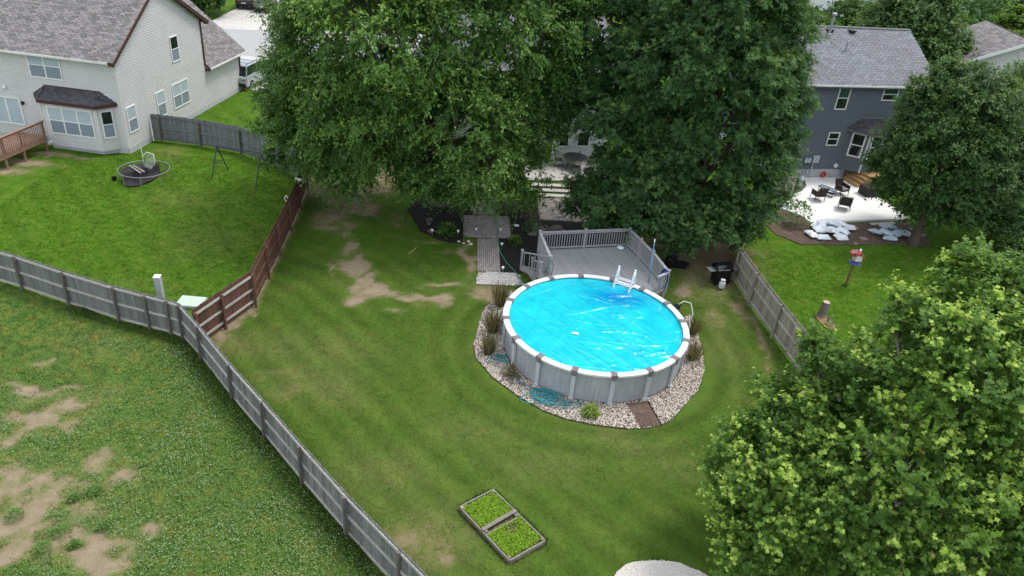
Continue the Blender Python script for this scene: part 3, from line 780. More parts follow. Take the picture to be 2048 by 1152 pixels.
# windows and doors
window(H1, (0, 0), X_, (0, -1), -5.25, -3.25, 3.95, 5.42, 2)
window(H1, (0, -.75), X_, (0, -1), -4.12, -1.38, 1.0, 2.62, 3)
ln, d, n_ = along(BAY[2], BAY[3]); window(H1, BAY[2], d, n_, .16, ln - .18, 1.0, 2.62, 1, True, 'pane_dark', 'pane_screen')
ln, d, n_ = along(BAY[0], BAY[1]); window(H1, BAY[0], d, n_, .16, ln - .16, 1.0, 2.62, 1)
window(H1, (0, 0), X_, (0, -1), -8.2, -6.33, .92, 2.6, 2, False, 'pane_blind', 'pane_blind', .09, name='sliding_door')
window(H1, (0, 0), Y_, (1, 0), .3, 1.22, 1.12, 2.66)
window(H1, (0, 0), Y_, (1, 0), 3.42, 4.36, 1.12, 2.70)
window(H1, (0, 0), Y_, (1, 0), 5.26, 7.2, 1.14, 2.72, 2)
window(H1, (0, 0), Y_, (1, 0), 5.77, 6.7, 4.0, 5.58, 1, True, 'pane_dark', 'pane_screen')
mb = MB(); mb.box((-7.1, -.06, 3.17), (.2, .1, .16)); mb.box((-7.1, -.1, 3.13), (.26, .12, .06)); obj('vent', mb, MT['trim_white'], H1)
mb = MB(); mb.cyl((-4.35, -.95, .42), (-4.35, -.72, .42), .07); mb.box((-4.35, -.98, .4), (.2, .08, .12)); obj('vent', mb, MT['trim_white'], H1)
mb = MB(); mb.lathe((-6.14, -.14, 2.22), [(.05, 0), (.07, .04), (.09, .16), (.03, .24)], 8); mb.box((-6.14, -.05, 2.36), (.08, .09, .06)); obj('wall_lamp', mb, MT['metal_dark'], H1)

# --- wooden deck of the tan house
A = V((-27.68,40.79,1.82)); B = V((-28.21,37.16,1.82)); Z1 = V(0, 0, 1)
dk = root('wooden_deck', 'brown wooden deck with slatted railing at the tan house sliding door', 'deck', (A.x, A.y, 0))
e_ = (B - A); e_.z = 0; Ld = e_.length; e_.normalize(); bk = V(-e_.y, e_.x, 0)
if bk.y < 0: bk = -bk
for i in range(int(Ld / .14)):
    mb = MB(); p = A + e_ * (.07 + i * .14); p.z = .88; mb.bar(p, p + bk * 1.9, e_ * .132, Z1 * .035); obj('board', mb, MT['wood_deck'], dk)
mb = MB(); mb.bar(V(A.x, A.y, .75), V(B.x, B.y, .75), bk * .04, Z1 * .24); obj('rim_joist', mb, MT['wood_deck'], dk)
mb = MB(); mb.bar(A, B, bk * .13, Z1 * .035); obj('rail', mb, MT['wood_deck'], dk)
mb = MB(); mb.bar(A - Z1 * .08, B - Z1 * .08, bk * .035, Z1 * .08); obj('rail', mb, MT['wood_deck'], dk)
k = int(Ld / .125); bal = []
mbal = MB(); mbal.box((0, 0, .43), (.035, .035, .98)); mbal = _mesh('baluster', mbal.v, mbal.f, MT['wood_deck'], False)
for i in range(k):
    p = A + e_ * (.1 + i * .125); p.z = .8
    instance('baluster', mbal, Matrix.Translation(p - bk * .03) @ Matrix.Rotation(math.atan2(e_.y, e_.x), 4, 'Z'), dk)
for f in (.03, .5, .86):
    mb = MB(); p = A + e_ * Ld * f + bk * .05; mb.box((p.x, p.y, .9), (.09, .09, 1.8)); obj('post', mb, MT['wood_deck'], dk)

# --- the slate blue house
K0, KA = (18.28,47.67), math.radians(15)
H2 = root('siding_house', 'slate blue two storey house with grey shingle roof above the white patio', 'house', K0, KA, local=True)
mb = MB(); prof = [(0, 0), (8.2, 0), (8.2, 6.2), (4.1, 8.75), (0, 6.2)]
mb.add([(x, y, z) for x in (-2.05, 7.9) for y, z in prof], [tuple(range(4, -1, -1)), tuple(range(5, 10))] + [(i, (i + 1) % 5, 5 + (i + 1) % 5, 5 + i) for i in range(5)])
obj('wall', mb, MT['siding_blue'], H2)
mb = MB(); siding(mb, (-2.05, 0), X_, (0, -1), lambda z: (0, 9.95), .66, 6.2)
siding(mb, (-2.05, 8.2), (0, -1), (-1, 0), lambda z: (max(0, (z - 6.2) * 1.6), min(8.2, 8.2 - (z - 6.2) * 1.6)), .66, 8.5)
BAY2 = [(2.72, 0), (3.68, -.95), (4.85, -.95), (5.8, 0)]
for p, q in zip(BAY2[:-1], BAY2[1:]):
    ln, d, n_ = along(p, q); siding(mb, p, d, n_, lambda z: (0, ln), .78, 3.4)
obj('siding', mb, MT['siding_blue'], H2, kind='stuff')
mb = MB(); mb.prism(BAY2, .8, 3.42); obj('bay', mb, MT['siding_blue'], H2)
mb = MB(); mb.box((2.92, .06, .33), (9.97, .2, .66)); mb.box((-2.0, 4.1, .33), (.2, 8.2, .66)); obj('foundation', mb, MT['foundation'], H2)
mb = MB(); slab(mb, [(-2.4, -.4, 6.36), (8.25, -.4, 6.36), (8.25, 4.1, 8.97), (-2.4, 4.1, 8.97)], .16); slab(mb, [(8.25, 8.6, 6.36), (-2.4, 8.6, 6.36), (-2.4, 4.105, 8.97), (8.25, 4.105, 8.97)], .16)
obj('roof', mb, MT['roof_base'], H2)
shingled(H2, MT['shingle_grey'], (-2.4, -.42, 6.36), (1, 0, 0), (0, 4.5, 2.61), 10.65, 5.2)
mb = MB(); mb.beam((-2.4, 4.1, 8.99), (8.25, 4.1, 8.99), .26, .04); obj('ridge_cap', mb, MT['shingle_grey'], H2)
mb = MB(); mb.box((2.92, -.46, 6.31), (10.6, .1, .1)); obj('gutter', mb, MT['gutter'], H2)
mb = MB(); mb.box((2.92, -.36, 6.22), (10.5, .05, .16)); obj('fascia', mb, MT['fascia_blue'], H2)
mb = MB(); mb.box((-2.03, -.03, 3.4), (.12, .1, 5.5)); obj('corner_trim', mb, MT['trim_white'], H2)
for x in (3.69, 4.86): mb = MB(); mb.box((x, -.965, 2.05), (.09, .09, 2.6)); obj('corner_trim', mb, MT['trim_white'], H2)
for a in ((1.1, 1.95, 4.7, 6.2), (4.32, 5.46, 5.32, 6.17)): window(H2, (0, 0), X_, (0, -1), *a, 1, True, 'pane_green', 'pane_dark', .075)
for a in ((1.28, 2.12, 2.3, 3.22), (-1.5, -.62, 2.3, 3.25)): window(H2, (0, 0), X_, (0, -1), *a, 1, True, 'pane_dark', 'pane_dark', .075)
ln, d, n_ = along(BAY2[0], BAY2[1]); window(H2, BAY2[0], d, n_, .3, ln - .18, 1.72, 3.32, 1, True, 'pane_dark', 'pane_dark', .1)
window(H2, (0, -.95), X_, (0, -1), 3.84, 4.72, 1.72, 3.32, 1, True, 'pane_dark', 'pane_dark', .1)
ln, d, n_ = along(BAY2[2], BAY2[3]); window(H2, BAY2[2], d, n_, .2, ln - .3, 1.72, 3.32, 1, True, 'pane_dark', 'pane_dark', .1)
e = [(2.5, .0, 3.5), (3.6, -1.15, 3.5), (4.95, -1.15, 3.5), (6.05, .0, 3.5)]; t0, t1 = (3.4, 0, 4.12), (5.05, 0, 4.12)
mb = MB(); slab(mb, [e[0], e[1], t0], .1); slab(mb, [e[1], e[2], t1, t0], .1); slab(mb, [e[2], e[3], t1], .1)
obj('roof', mb, MT['roof_base'], H2, label='small hipped roof over the bay')
for a, b, ta, tb in ((e[0], e[1], t0, t0), (e[1], e[2], t0, t1), (e[2], e[3], t1, t1)):
    ex = (V(b) - V(a)); Ln = ex.length; ex = ex / Ln; ap = V(ta) - V(a); uu = ap - ex * ap.dot(ex); run = uu.length; sa = ap.dot(ex); sb = (V(tb) - V(a)).dot(ex)
    shingled(H2, MT['shingle_dark'], V(a), ex, uu, Ln, run, lambda s, r, sa=sa, sb=sb, Ln=Ln, run=run: sa * r / run - .05 < s < Ln - (Ln - sb) * r / run + .05, .26, .14, 40)
mb = MB()
for a, b in zip(e[:-1], e[1:]): mb.beam(V(a) - V(0, 0, .1), V(b) - V(0, 0, .1), .05, .16)
obj('fascia', mb, MT['fascia_blue'], H2)
mb = MB(); mb.beam((3.4, -.04, 4.15), (5.05, -.04, 4.15), .08, .04); obj('flashing', mb, MT['metal_grey'], H2)
# roof vents and pipes: (along, up) on the slope
def on_roof(s, f): return V(s, -.4 + 4.5 * f, 6.36 + 2.61 * f)
for s in (-1.55, .15, 1.85, 3.52):
    p = on_roof(s, .905); mb = MB(); mb.box((p.x, p.y, p.z + .06), (.36, .30, .16)); mb.box((p.x, p.y - .02, p.z + .15), (.42, .40, .04)); obj('roof_vent', mb, MT['plastic_black'], H2)
p = on_roof(1.55, .80); mb = MB(); mb.lathe((p.x, p.y, p.z - .05), [(.16, 0), (.14, .3), (.09, .34), (.085, 1.42), (.17, 1.45), (.17, 1.56), (.04, 1.62)], 12); obj('flue_pipe', mb, MT['metal_grey'], H2)
mb = MB(); slab(mb, [p + V(-.22, -.2, -.1), p + V(.22, -.2, -.1), p + V(.22, .2, .132), p + V(-.22, .2, .132)], .02); obj('flashing', mb, MT['metal_grey'], H2)
p = on_roof(2.28, .555); mb = MB(); mb.lathe((p.x, p.y, p.z - .05), [(.075, 0), (.05, .1), (.05, .62), (.09, .64), (.09, .70)], 10); obj('vent_pipe', mb, MT['metal_grey'], H2)
mb = MB(); slab(mb, [p + V(-.15, -.14, -.07), p + V(.15, -.14, -.07), p + V(.15, .14, .092), p + V(-.15, .14, .092)], .02); obj('flashing', mb, MT['metal_grey'], H2)
# meters on the wall
for x in (.05, .28): 
    mb = MB(); mb.box((x + .09, -.1, 1.32), (.19, .12, .32)); obj('meter_box', mb, MT['utility_grey'], H2)
mb = MB(); mb.box((.82, -.12, 1.4), (.42, .16, .46)); mb.cyl((.88, -.2, 1.42), (.88, -.28, 1.42), .1); obj('meter_box', mb, MT['utility_grey'], H2, label='large round faced meter box')
mb = MB(); mb.cyl((.7, -.12, .0), (.7, -.12, 1.2), .035, n=8); obj('conduit', mb, MT['utility_grey'], H2)
mb = MB(); mb.cyl((.14, -.1, .3), (.14, -.1, 1.2), .015, n=6); mb.cyl((.36, -.1, .3), (.36, -.1, 1.2), .015, n=6); obj('conduit', mb, MT['metal_dark'], H2)
mb = MB(); mb.cyl((2.52, -.02, .92), (2.52, -.1, .92), .15, n=16); mb.cyl((2.52, -.1, .92), (2.52, -.14, .92), .08, n=12); obj('vent', mb, MT['trim_white'], H2)

# --- the white house behind the big trees
H3 = root('siding_house', 'white two storey house mostly hidden behind the two big trees', 'house', (5.20,47.30), math.radians(15), local=True)
mb = MB(); prof = [(0, 0), (8.4, 0), (8.4, 5.9), (4.2, 8.2), (0, 5.9)]
mb.add([(x, y, z) for x in (-10.5, 0) for y, z in prof], [tuple(range(4, -1, -1)), tuple(range(5, 10))] + [(i, (i + 1) % 5, 5 + (i + 1) % 5, 5 + i) for i in range(5)])
obj('wall', mb, MT['siding_white'], H3)
mb = MB(); siding(mb, (-10.5, 0), X_, (0, -1), lambda z: (0, 10.5), .3, 5.9); siding(mb, (0, 0), Y_, (1, 0), lambda z: (max(0, (z - 5.9) * 1.83), 8.4 - max(0, (z - 5.9) * 1.83)), .3, 8.1)
obj('siding', mb, MT['siding_white'], H3, kind='stuff')
mb = MB(); slab(mb, [(-10.8, -.4, 6.02), (.3, -.4, 6.02), (.3, 4.2, 8.45), (-10.8, 4.2, 8.45)], .15); slab(mb, [(.3, 8.8, 6.02), (-10.8, 8.8, 6.02), (-10.8, 4.205, 8.45), (.3, 4.205, 8.45)], .15)
obj('roof', mb, MT['roof_base'], H3)
shingled(H3, MT['shingle_grey'], (-10.8, -.42, 6.03), (1, 0, 0), (0, 4.6, 2.43), 11.1, 5.1, limit=100)
mb = MB(); mb.box((-5.25, -.46, 5.98), (11.0, .1, .1)); obj('gutter', mb, MT['gutter'], H3)
window(H3, (0, 0), X_, (0, -1), -3.2, -2.5, 1.1, 2.85, 1, True, 'pane_dark', 'pane_dark')
window(H3, (0, 0), X_, (0, -1), -1.98, -1.12, 1.12, 2.12, 1, False, 'pane_dark', 'pane_dark')
window(H3, (0, 0), X_, (0, -1), -5.4, -3.5, .2, 2.3, 2, False, 'pane_dark', 'pane_dark', .09, name='sliding_door')
for x in (-2.6, -5.2, -8.6): window(H3, (0, 0), X_, (0, -1), x, x + .95, 3.9, 5.4, 1, True, 'pane_dark', 'pane_dark')

# --- pale gabled house far right
H4 = root('siding_house', 'pale sided far house whose gable end shows between green crowns', 'house', (33.2, 61.5), math.radians(-6), local=True)
mb = MB(); prof = [(-.3, 0), (9.6, 0), (9.6, 5.4), (4.7, 7.7), (-.3, 5.4)]
mb.add([(x, y, z) for y in (0, 8) for x, z in prof], [tuple(range(5)), tuple(range(9, 4, -1))] + [(i, 5 + i, 5 + (i + 1) % 5, (i + 1) % 5) for i in range(5)]); obj('wall', mb, MT['siding_tan'], H4)
mb = MB(); siding(mb, (-.3, 0), X_, (0, -1), lambda z: (max(0, (z - 5.4) * 2.17), 9.9 - max(0, (z - 5.4) * 2.13)), .3, 7.6, .17, .025); siding(mb, (-.3, 8), (0, -1), (-1, 0), lambda z: (0, 8), .3, 5.4, .17, .025); obj('siding', mb, MT['siding_tan'], H4, kind='stuff')
mb = MB(); slab(mb, [(-.9, -.5, 5.32), (4.7, -.5, 7.92), (4.7, 8.4, 7.92), (-.9, 8.4, 5.32)], .14); slab(mb, [(10.2, -.5, 5.32), (10.2, 8.4, 5.32), (4.705, 8.4, 7.92), (4.705, -.5, 7.92)], .14); obj('roof', mb, MT['roof_base'], H4)
shingled(H4, MT['shingle_brown'], (-.92, 8.4, 5.32), (0, -1, 0), (5.6, 0, 2.6), 8.9, 6.1, limit=60, w=.4, h=.2)
shingled(H4, MT['shingle_brown'], (10.2, -.5, 5.32), (0, 1, 0), (-5.5, 0, 2.6), 8.9, 6.0, limit=10, w=.4, h=.2)
mb = MB(); mb.bar((-.95, -.52, 5.22), (4.7, -.52, 7.82), (0, .05, 0), V(-.08, 0, .2)); mb.bar((10.25, -.52, 5.22), (4.7, -.52, 7.82), (0, .05, 0), V(.08, 0, .2)); obj('rake_board', mb, MT['trim_white'], H4)
mb = MB(); mb.box((-.95, 4, 5.25), (.1, 8.8, .1)); mb.tube([(-.95, -.4, 5.2), (-.4, -.06, 4.9), (-.36, -.06, .3)], .05, 6); obj('gutter', mb, MT['gutter'], H4)
mb = MB(); mb.box((4.6, -.04, 6.55), (.75, .06, .85)); obj('gable_vent', mb, MT['trim_white'], H4)
for i in range(7): 
    mb = MB(); mb.box((4.6, -.085, 6.22 + i * .11), (.6, .03, .07)); obj('louvre', mb, MT['siding_tan'], H4)
# --- slice of a white house beyond
H5 = root('siding_house', 'white house far beyond the blue roof at the very top of the picture', 'house', (44, 118), math.radians(10), local=True)
mb = MB(); mb.prism([(0, 0), (16, 0), (16, 9), (0, 9)], 0, 5.6); obj('wall', mb, MT['siding_white'], H5)
mb = MB(); slab(mb, [(-.4, -.4, 5.7), (16.4, -.4, 5.7), (16.4, 4.5, 8.2), (-.4, 4.5, 8.2)], .15); slab(mb, [(16.4, 9.4, 5.7), (-.4, 9.4, 5.7), (-.4, 4.505, 8.2), (16.4, 4.505, 8.2)], .15); obj('roof', mb, MT['shingle_grey'], H5)
for x in (1.2, 6, 11): window(H5, (0, 0), X_, (0, -1), x, x + 1.6, 1.0, 2.6, 2, True, 'pane_dark', 'pane_dark', .12)

# ------------------------------------------------------------------ fences
def fence(name, label, pts, mats, height=1.62, rails=(.14, .82, 1.5), side=1, posts=None, pitch=.14, post_h=1.58, name_pale=0):
    """pts: ground polyline; side: +1 when posts and rails stand to the right of the run"""
    wp, wr, wpo = mats
    rt = root(name, label, 'fence', (pts[0][0], pts[0][1], 0)); rn = random.Random(3)
    meshes = []
    for i in range(6):
        h = height + rn.uniform(-.02, .02); w_ = pitch - .008; c = .025
        mb = MB(); t = .009
        out = [(-w_ / 2, .05), (w_ / 2, .05), (w_ / 2, h - c), (w_ / 2 - c, h), (-w_ / 2 + c, h), (-w_ / 2, h - c)]
        mb.add([(x, -t, z) for x, z in out] + [(x, t, z) for x, z in out], [tuple(range(6)), tuple(range(11, 5, -1))] + [(i_, 6 + i_, 6 + (i_ + 1) % 6, (i_ + 1) % 6) for i_ in range(6)])
        meshes.append(_mesh('picket', mb.v, mb.f, wp, False))
    ms = []
    for j_, (a, b) in enumerate(zip(pts[:-1], pts[1:])):
        a, b = V(a[0], a[1], 0), V(b[0], b[1], 0); d = b - a; L_ = d.length; d.normalize(); n = V(d.y, -d.x, 0) * side
        cnt = max(1, round(L_ / pitch)); ang = math.atan2(d.y, d.x)
        for k in range(cnt):
            p = a + d * ((k + .5) * L_ / cnt) + n * rn.uniform(-.003, .003)
            ms.append(Matrix.Translation(p) @ Matrix.Rotation(ang + rn.uniform(-.015, .015), 4, 'Z') @ Matrix.Rotation(rn.uniform(-.006, .006), 4, 'Y'))
        for z in rails:
            mb = MB(); o_ = n * .036; mb.bar(a + o_ + V(0, 0, z), b + o_ + V(0, 0, z), n * .04, V(0, 0, .09)); obj('rail', mb, (MT['wood_rail'] if name_pale and j_ < name_pale else wr), rt)
    pieces('picket', rt, meshes, ms)
    for p in (posts or pts):
        mb = MB(); rz = rn.uniform(-.02, .02); i = min(range(len(pts) - 1), key=lambda j: (V(pts[j]) - V(p)).length); d = V(pts[i + 1][0] - pts[i][0], pts[i + 1][1] - pts[i][1], 0).normalized(); n = V(d.y, -d.x, 0) * side
        q = V(p[0], p[1], 0) + n * .105
        mb.bar(q - V(0, 0, .05), q + V(rn.uniform(-.02, .02), rn.uniform(-.02, .02), post_h), d * .092, n * .092); obj('post', mb, wpo, rt)
    return rt

fence('plank_fence', 'long weathered grey plank fence with posts along the clover field side', FENCE_FRONT, (MT['wood_grey'], MT['wood_rail'], MT['wood_post']), side=1)
fence('plank_fence', 'red brown stained plank fence joining the long grey one at its bend', FENCE_BROWN, (MT['wood_brown'], MT['wood_brown_rail'], MT['wood_brown']), side=1, height=1.7, rails=(.3, .85, 1.45), name_pale=2)
fence('plank_fence', 'dark grey plank fence from the tan house wall past the swing frame', [(-22.98, 43.9)] + FENCE_BACK, (MT['wood_dark'], MT['wood_dark'], MT['wood_post']), side=1, height=1.7, rails=(.2, .85, 1.5), posts=FENCE_BACK)
fence('plank_fence', 'tan grey plank fence right of the pool running under the ash tree', FENCE_RIGHT, (MT['wood_tan'], MT['wood_rail'], MT['wood_tan']), side=1, height=1.75, rails=(.2, .9, 1.55), post_h=1.72)

# ------------------------------------------------------------------ stone ring, pool and cover
PX, PY = POOL
ring_out = [(-1.26,26.41),(-1.35,24.91),(-1.16,24.04),(-0.43,22.88),(0.70,21.78),(1.55,21.18),(2.30,20.85),(3.54,20.64),(4.52,20.62),(5.03,20.71),(5.75,20.97),(6.22,21.40),(7.47,23.28),(7.96,24.65),(8.11,26.07),(8.13,27.40),(8.05,28.81)] 
ring_poly = ring_out + [(PX + 3.9, PY + 2.6), (PX + 2.6, PY + 3.3), (PX - 2.4, PY + 3.3), (PX - 3.6, PY + 3.9), (PX - 4.6, PY + 2.2)]
def rough(poly, step=.35, amp=.06, seed=1):
    rg_ = random.Random(seed); out = []
    for i in range(len(poly)):
        p, q = V(poly[i][0], poly[i][1], 0), V(poly[(i + 1) % len(poly)][0], poly[(i + 1) % len(poly)][1], 0); k = max(1, int((q - p).length / step))
        for j in range(k): c = p.lerp(q, j / k); out.append((c.x + rg_.uniform(-amp, amp), c.y + rg_.uniform(-amp, amp)))
    return out
mb = MB(); mb.prism(ring_poly, -.06, .012); obj('stone_bed', mb, MT['soil'], kind='structure', label='soil bed under the white stones round the pool', cat='stone bed')
rn = np.random.RandomState(12)
def stones(name, label, poly, n, size, mat_, excl=None, z=.02):
    P = np.array(poly); lo, hi = P.min(0), P.max(0)
    q = rn.uniform(lo, hi, (n * 4, 2)); ok = poly_in(poly, q[:, 0], q[:, 1])
    if excl is not None: ok &= excl(q[:, 0], q[:, 1])
    q = q[ok][:n]; n = len(q)
    base = np.array([(1, 0, 0), (-.9, .1, 0), (.1, 1, .1), (-.1, -1, 0), (0, .1, 1), (.1, 0, -1)], float)
    tri = np.array([(0, 2, 4), (2, 1, 4), (1, 3, 4), (3, 0, 4), (2, 0, 5), (1, 2, 5), (3, 1, 5), (0, 3, 5)])
    s = size * rn.uniform(.55, 1.35, (n, 1, 1)) * rn.uniform(.6, 1.2, (n, 1, 3)) * np.array([1, 1, .6])
    v = base[None] * s * rn.uniform(.75, 1.2, (n, 6, 1)); a = rn.uniform(0, 6.28, n); c, s_ = np.cos(a), np.sin(a)
    x = v[..., 0] * c[:, None] - v[..., 1] * s_[:, None]; y = v[..., 0] * s_[:, None] + v[..., 1] * c[:, None]
    v = np.stack([x + q[:, :1], y + q[:, 1:], v[..., 2] + z], -1).reshape(-1, 3)
    f = (tri[None] + 6 * np.arange(n)[:, None, None]).reshape(-1, 3)
    return npobj(name, npmesh(name, v, f, mat_), kind='stuff', label=label, cat='stones')
PLOT = [(4.59,22.02),(5.44,22.32),(5.79,21.01),(5.01,20.71)]
stones('stones', 'loose white and tan river stones around the grey pool', ring_poly, 16500, .035, MT['stone'], lambda x, y: (np.hypot(x - PX, y - PY) > 3.64) & ~poly_in(PLOT, x, y))
mb = MB(); mb.prism(PLOT, -.02, .03); obj('soil_plot', mb, MT['soil'], kind='structure', label='bare brown soil gap in the white stones', cat='soil')
mb = MB()
pts = [V(x, y, .03) for x, y in ring_out[:9]]
mb.tube([pts[0]] + pts, .011, 6); obj('edging', mb, MT['bark'], label='black plastic edging strip between stones and mown grass', cat='edging')
mb = MB(); mb.tube([V(*(5.42,22.24,0.04)), V(*(5.60,21.60,0.04)), V(*(5.76,20.96,0.04))], .02, 6); obj('edging', mb, MT['plastic_black'], label='short dark edging strip beside the bare soil gap', cat='edging')

pool = root('round_pool', 'large round above ground pool with streaked grey wall and white rail', 'pool', (PX, PY, 0))
NS = 16; A0 = math.radians(-82.3)
def arc(r, z, a): return V(PX + r * math.cos(a), PY + r * math.sin(a), z)
mb = MB(); n = 128
for i in range(n):
    a, b = 2 * PI * i / n, 2 * PI * (i + 1) / n
    mb.quad(arc(3.6, -.05, a), arc(3.6, -.05, b), arc(3.6, 1.3, b), arc(3.6, 1.3, a)); mb.quad(arc(3.54, 1.3, a), arc(3.54, 1.3, b), arc(3.54, .9, b), arc(3.54, .9, a)); mb.quad(arc(3.6, 1.3, a), arc(3.6, 1.3, b), arc(3.54, 1.3, b), arc(3.54, 1.3, a))
w_ = obj('wall', mb, MT['pool_wall'], pool)
for k in range(NS):
    a0, a1 = A0 + 2 * PI * k / NS, A0 + 2 * PI * (k + 1) / NS
    mb = MB(); prof = [(3.50, 1.27), (3.49, 1.315), (3.53, 1.345), (3.68, 1.345), (3.735, 1.32), (3.74, 1.25), (3.70, 1.245)]; m_ = 10; g0, g1 = a0 + .03, a1 - .03
    vs = [arc(r, z, g0 + (g1 - g0) * i / m_) for i in range(m_ + 1) for r, z in prof]; q = len(prof)
    mb.add(vs, [(i * q + j, i * q + (j + 1) % q, (i + 1) * q + (j + 1) % q, (i + 1) * q + j) for i in range(m_) for j in range(q)] + [tuple(range(q)), tuple(range(m_ * q + q - 1, m_ * q - 1, -1))])
    obj('top_rail', mb, MT['pool_rim'], pool)
    mb = MB(); rad = V(math.cos(a0), math.sin(a0), 0); tan = V(-rad.y, rad.x, 0); c = V(PX, PY, 0)
    mb.bar(c + rad * 3.48 + V(0, 0, 1.305), c + rad * 3.755 + V(0, 0, 1.30), tan * .24, V(0, 0, .11)); mb.bar(c + rad * 3.735 + V(0, 0, 1.33), c + rad * 3.735 + V(0, 0, 1.12), tan * .15, rad * .05)
    obj('rail_cap', mb, MT['pool_cap'], pool)
    mb = MB(); mb.bar(c + rad * 3.655 + V(0, 0, 0), c + rad * 3.675 + V(0, 0, 1.14), tan * .15, rad * .09); mb.bar(c + rad * 3.665 + V(0, 0, 0), c + rad * 3.665 + V(0, 0, .09), tan * .19, rad * .13)
    obj('upright', mb, MT['pool_post'], pool)

# the solar cover: a thin sheet with creases
nr, na_ = 120, 330
rr = np.linspace(0.002, 1, nr) ** .8 * 3.515; aa = np.linspace(0, 2 * PI, na_, endpoint=False)
Rg, Ag = np.meshgrid(rr, aa, indexing='ij'); Xc, Yc = Rg * np.cos(Ag), Rg * np.sin(Ag)
dx_, dy_ = .66, -.75      # the sheet's welded seams run this way
su = Xc * -dy_ + Yc * dx_
mask = vnoise(Xc + 20, Yc + 20, 1.3, 77)
hc = np.zeros_like(Xc); rw = np.random.RandomState(31)
for i in range(190):          # straight folds of the stiff sheet
    r_, a_ = 3.4 * rw.rand() ** .5, rw.uniform(0, 2 * PI); cx, cy = r_ * math.cos(a_), r_ * math.sin(a_)
    big = rw.rand() < .22
    th = (math.atan2(dy_, dx_) + rw.normal() * .16) if rw.rand() < .45 else rw.normal() * .38 + (PI / 3 if rw.rand() < .25 else 0)
    L_, w_, h_ = (rw.uniform(.7, 1.9), rw.uniform(.06, .12), rw.uniform(.025, .055)) if big else (rw.uniform(.15, .5), rw.uniform(.04, .09), rw.uniform(.016, .042))
    u = (Xc - cx) * math.cos(th) + (Yc - cy) * math.sin(th); v = -(Xc - cx) * math.sin(th) + (Yc - cy) * math.cos(th) + .12 * np.sin(u * 1.7 + i)
    side_ = np.where(v > 0, 1.0, 2.4)
    hc += 1.6 * h_ * np.exp(-np.abs(v) * side_ / w_) * np.exp(-(u / L_) ** 4) * np.clip(.45 + cx * .16, .25, 1.1)
hc += (vnoise(Xc + 9, Yc + 9, .11, 44) - .5) * .008 + (vnoise(Xc + 9, Yc + 9, .3, 48) - .5) * .014
right = np.clip((Xc + 1.2) / 2.5, .25, 1.25)
hc = hc + (vnoise(Xc + 50, Yc + 50, 1.8, 46) - .5) * .05
hc += .006 * np.sin(su * 2 * PI / .95) ** 8
sx, sy = Xc - 1.05, Yc - 2.1
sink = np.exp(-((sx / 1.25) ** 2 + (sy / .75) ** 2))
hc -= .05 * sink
edge = np.clip((3.515 - Rg) / .12, 0, 1)
Zc = 1.215 + hc * edge + (1 - edge) * .01
vc = np.stack([Xc, Yc, Zc], -1).reshape(-1, 3)
ii = np.arange(nr * na_).reshape(nr, na_); jn = np.roll(ii, -1, 1)
fcv = np.stack([ii[:-1], ii[1:], jn[1:], jn[:-1]], -1).reshape(-1, 4)
m, nt, b, g = _start('blue bubble cover')
pos = g.outputs['Position']
at = _n(nt, 'ShaderNodeAttribute', attribute_name='sink'); n1 = _noise(nt, pos, 1.1, 5, .6)
col = _ramp(nt, n1, [(.3, (.006, .43, .55)), (.7, (.016, .565, .66))])
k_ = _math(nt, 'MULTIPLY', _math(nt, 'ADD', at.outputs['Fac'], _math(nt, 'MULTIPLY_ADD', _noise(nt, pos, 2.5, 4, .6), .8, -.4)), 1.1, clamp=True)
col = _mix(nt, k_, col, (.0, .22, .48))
sm_ = _n(nt, 'ShaderNodeAttribute', attribute_name='seam')
col = _mix(nt, _math(nt, 'MULTIPLY', sm_.outputs['Fac'], .55), col, (.0, .27, .46))
nt.links.new(col, b.inputs['Base Color']); b.inputs['Roughness'].default_value = .15; b.inputs['Specular IOR Level'].default_value = .5
hb = _math(nt, 'ADD', _noise(nt, pos, 9, 3, .6, (1, 2.6, 1), .2), _math(nt, 'MULTIPLY', _noise(nt, pos, 22, 2, .6), .35)); _bump(nt, b, hb, .35, .03)
seam = (np.abs(np.mod(su + .18, .95) - .475) > .455).astype(float) * (vnoise(Xc + 3, Yc + 3, .8, 99) > .38)
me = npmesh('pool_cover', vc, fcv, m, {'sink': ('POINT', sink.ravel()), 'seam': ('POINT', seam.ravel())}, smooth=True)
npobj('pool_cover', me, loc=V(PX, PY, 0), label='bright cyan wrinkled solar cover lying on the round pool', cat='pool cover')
mb = MB(); mb.box(((2.63,24.53,1.25)[0], (2.63,24.53,1.25)[1], 1.262), (.24, .12, .02), -.15)
obj('thermometer', mb, MT['plastic_white'], label='small white float lying on the blue cover', cat='float')

# ------------------------------------------------------------------ pool deck
dk = root('pool_deck', 'grey raised pool deck with slatted railing and side steps', 'deck', (4.00,33.28,0.00))
ZD = 1.1
DP = [V((1.08,31.66,1.10)), V((5.40,32.95,1.10)), V((6.27,30.67,1.10)), V((6.74,28.91,1.10))]
a_, b_ = DP[0], DP[1]
LF = V(1.15, 28.75, ZD)
deck_poly = [(DP[0].x, DP[0].y), (DP[1].x, DP[1].y), (DP[2].x, DP[2].y), (DP[3].x, DP[3].y)]
for i in range(13):
    an = math.atan2(DP[3].y - PY, DP[3].x - PX) + (math.atan2(LF.y - PY, LF.x - PX) - math.atan2(DP[3].y - PY, DP[3].x - PX)) * i / 12
    deck_poly.append((PX + 3.79 * math.cos(an), PY + 3.79 * math.sin(an)))
deck_poly.append((LF.x, LF.y))
ua = (DP[2] - DP[1]); ua.z = 0; ua.normalize()        # boards run back-left to front-right, square to the back rail's far corner
ub = V(-ua.y, ua.x, 0)
dp = np.array(deck_poly); tv = dp @ np.array([ub.x, ub.y])
w_ = .14; k = 0
t = tv.min() + w_ / 2
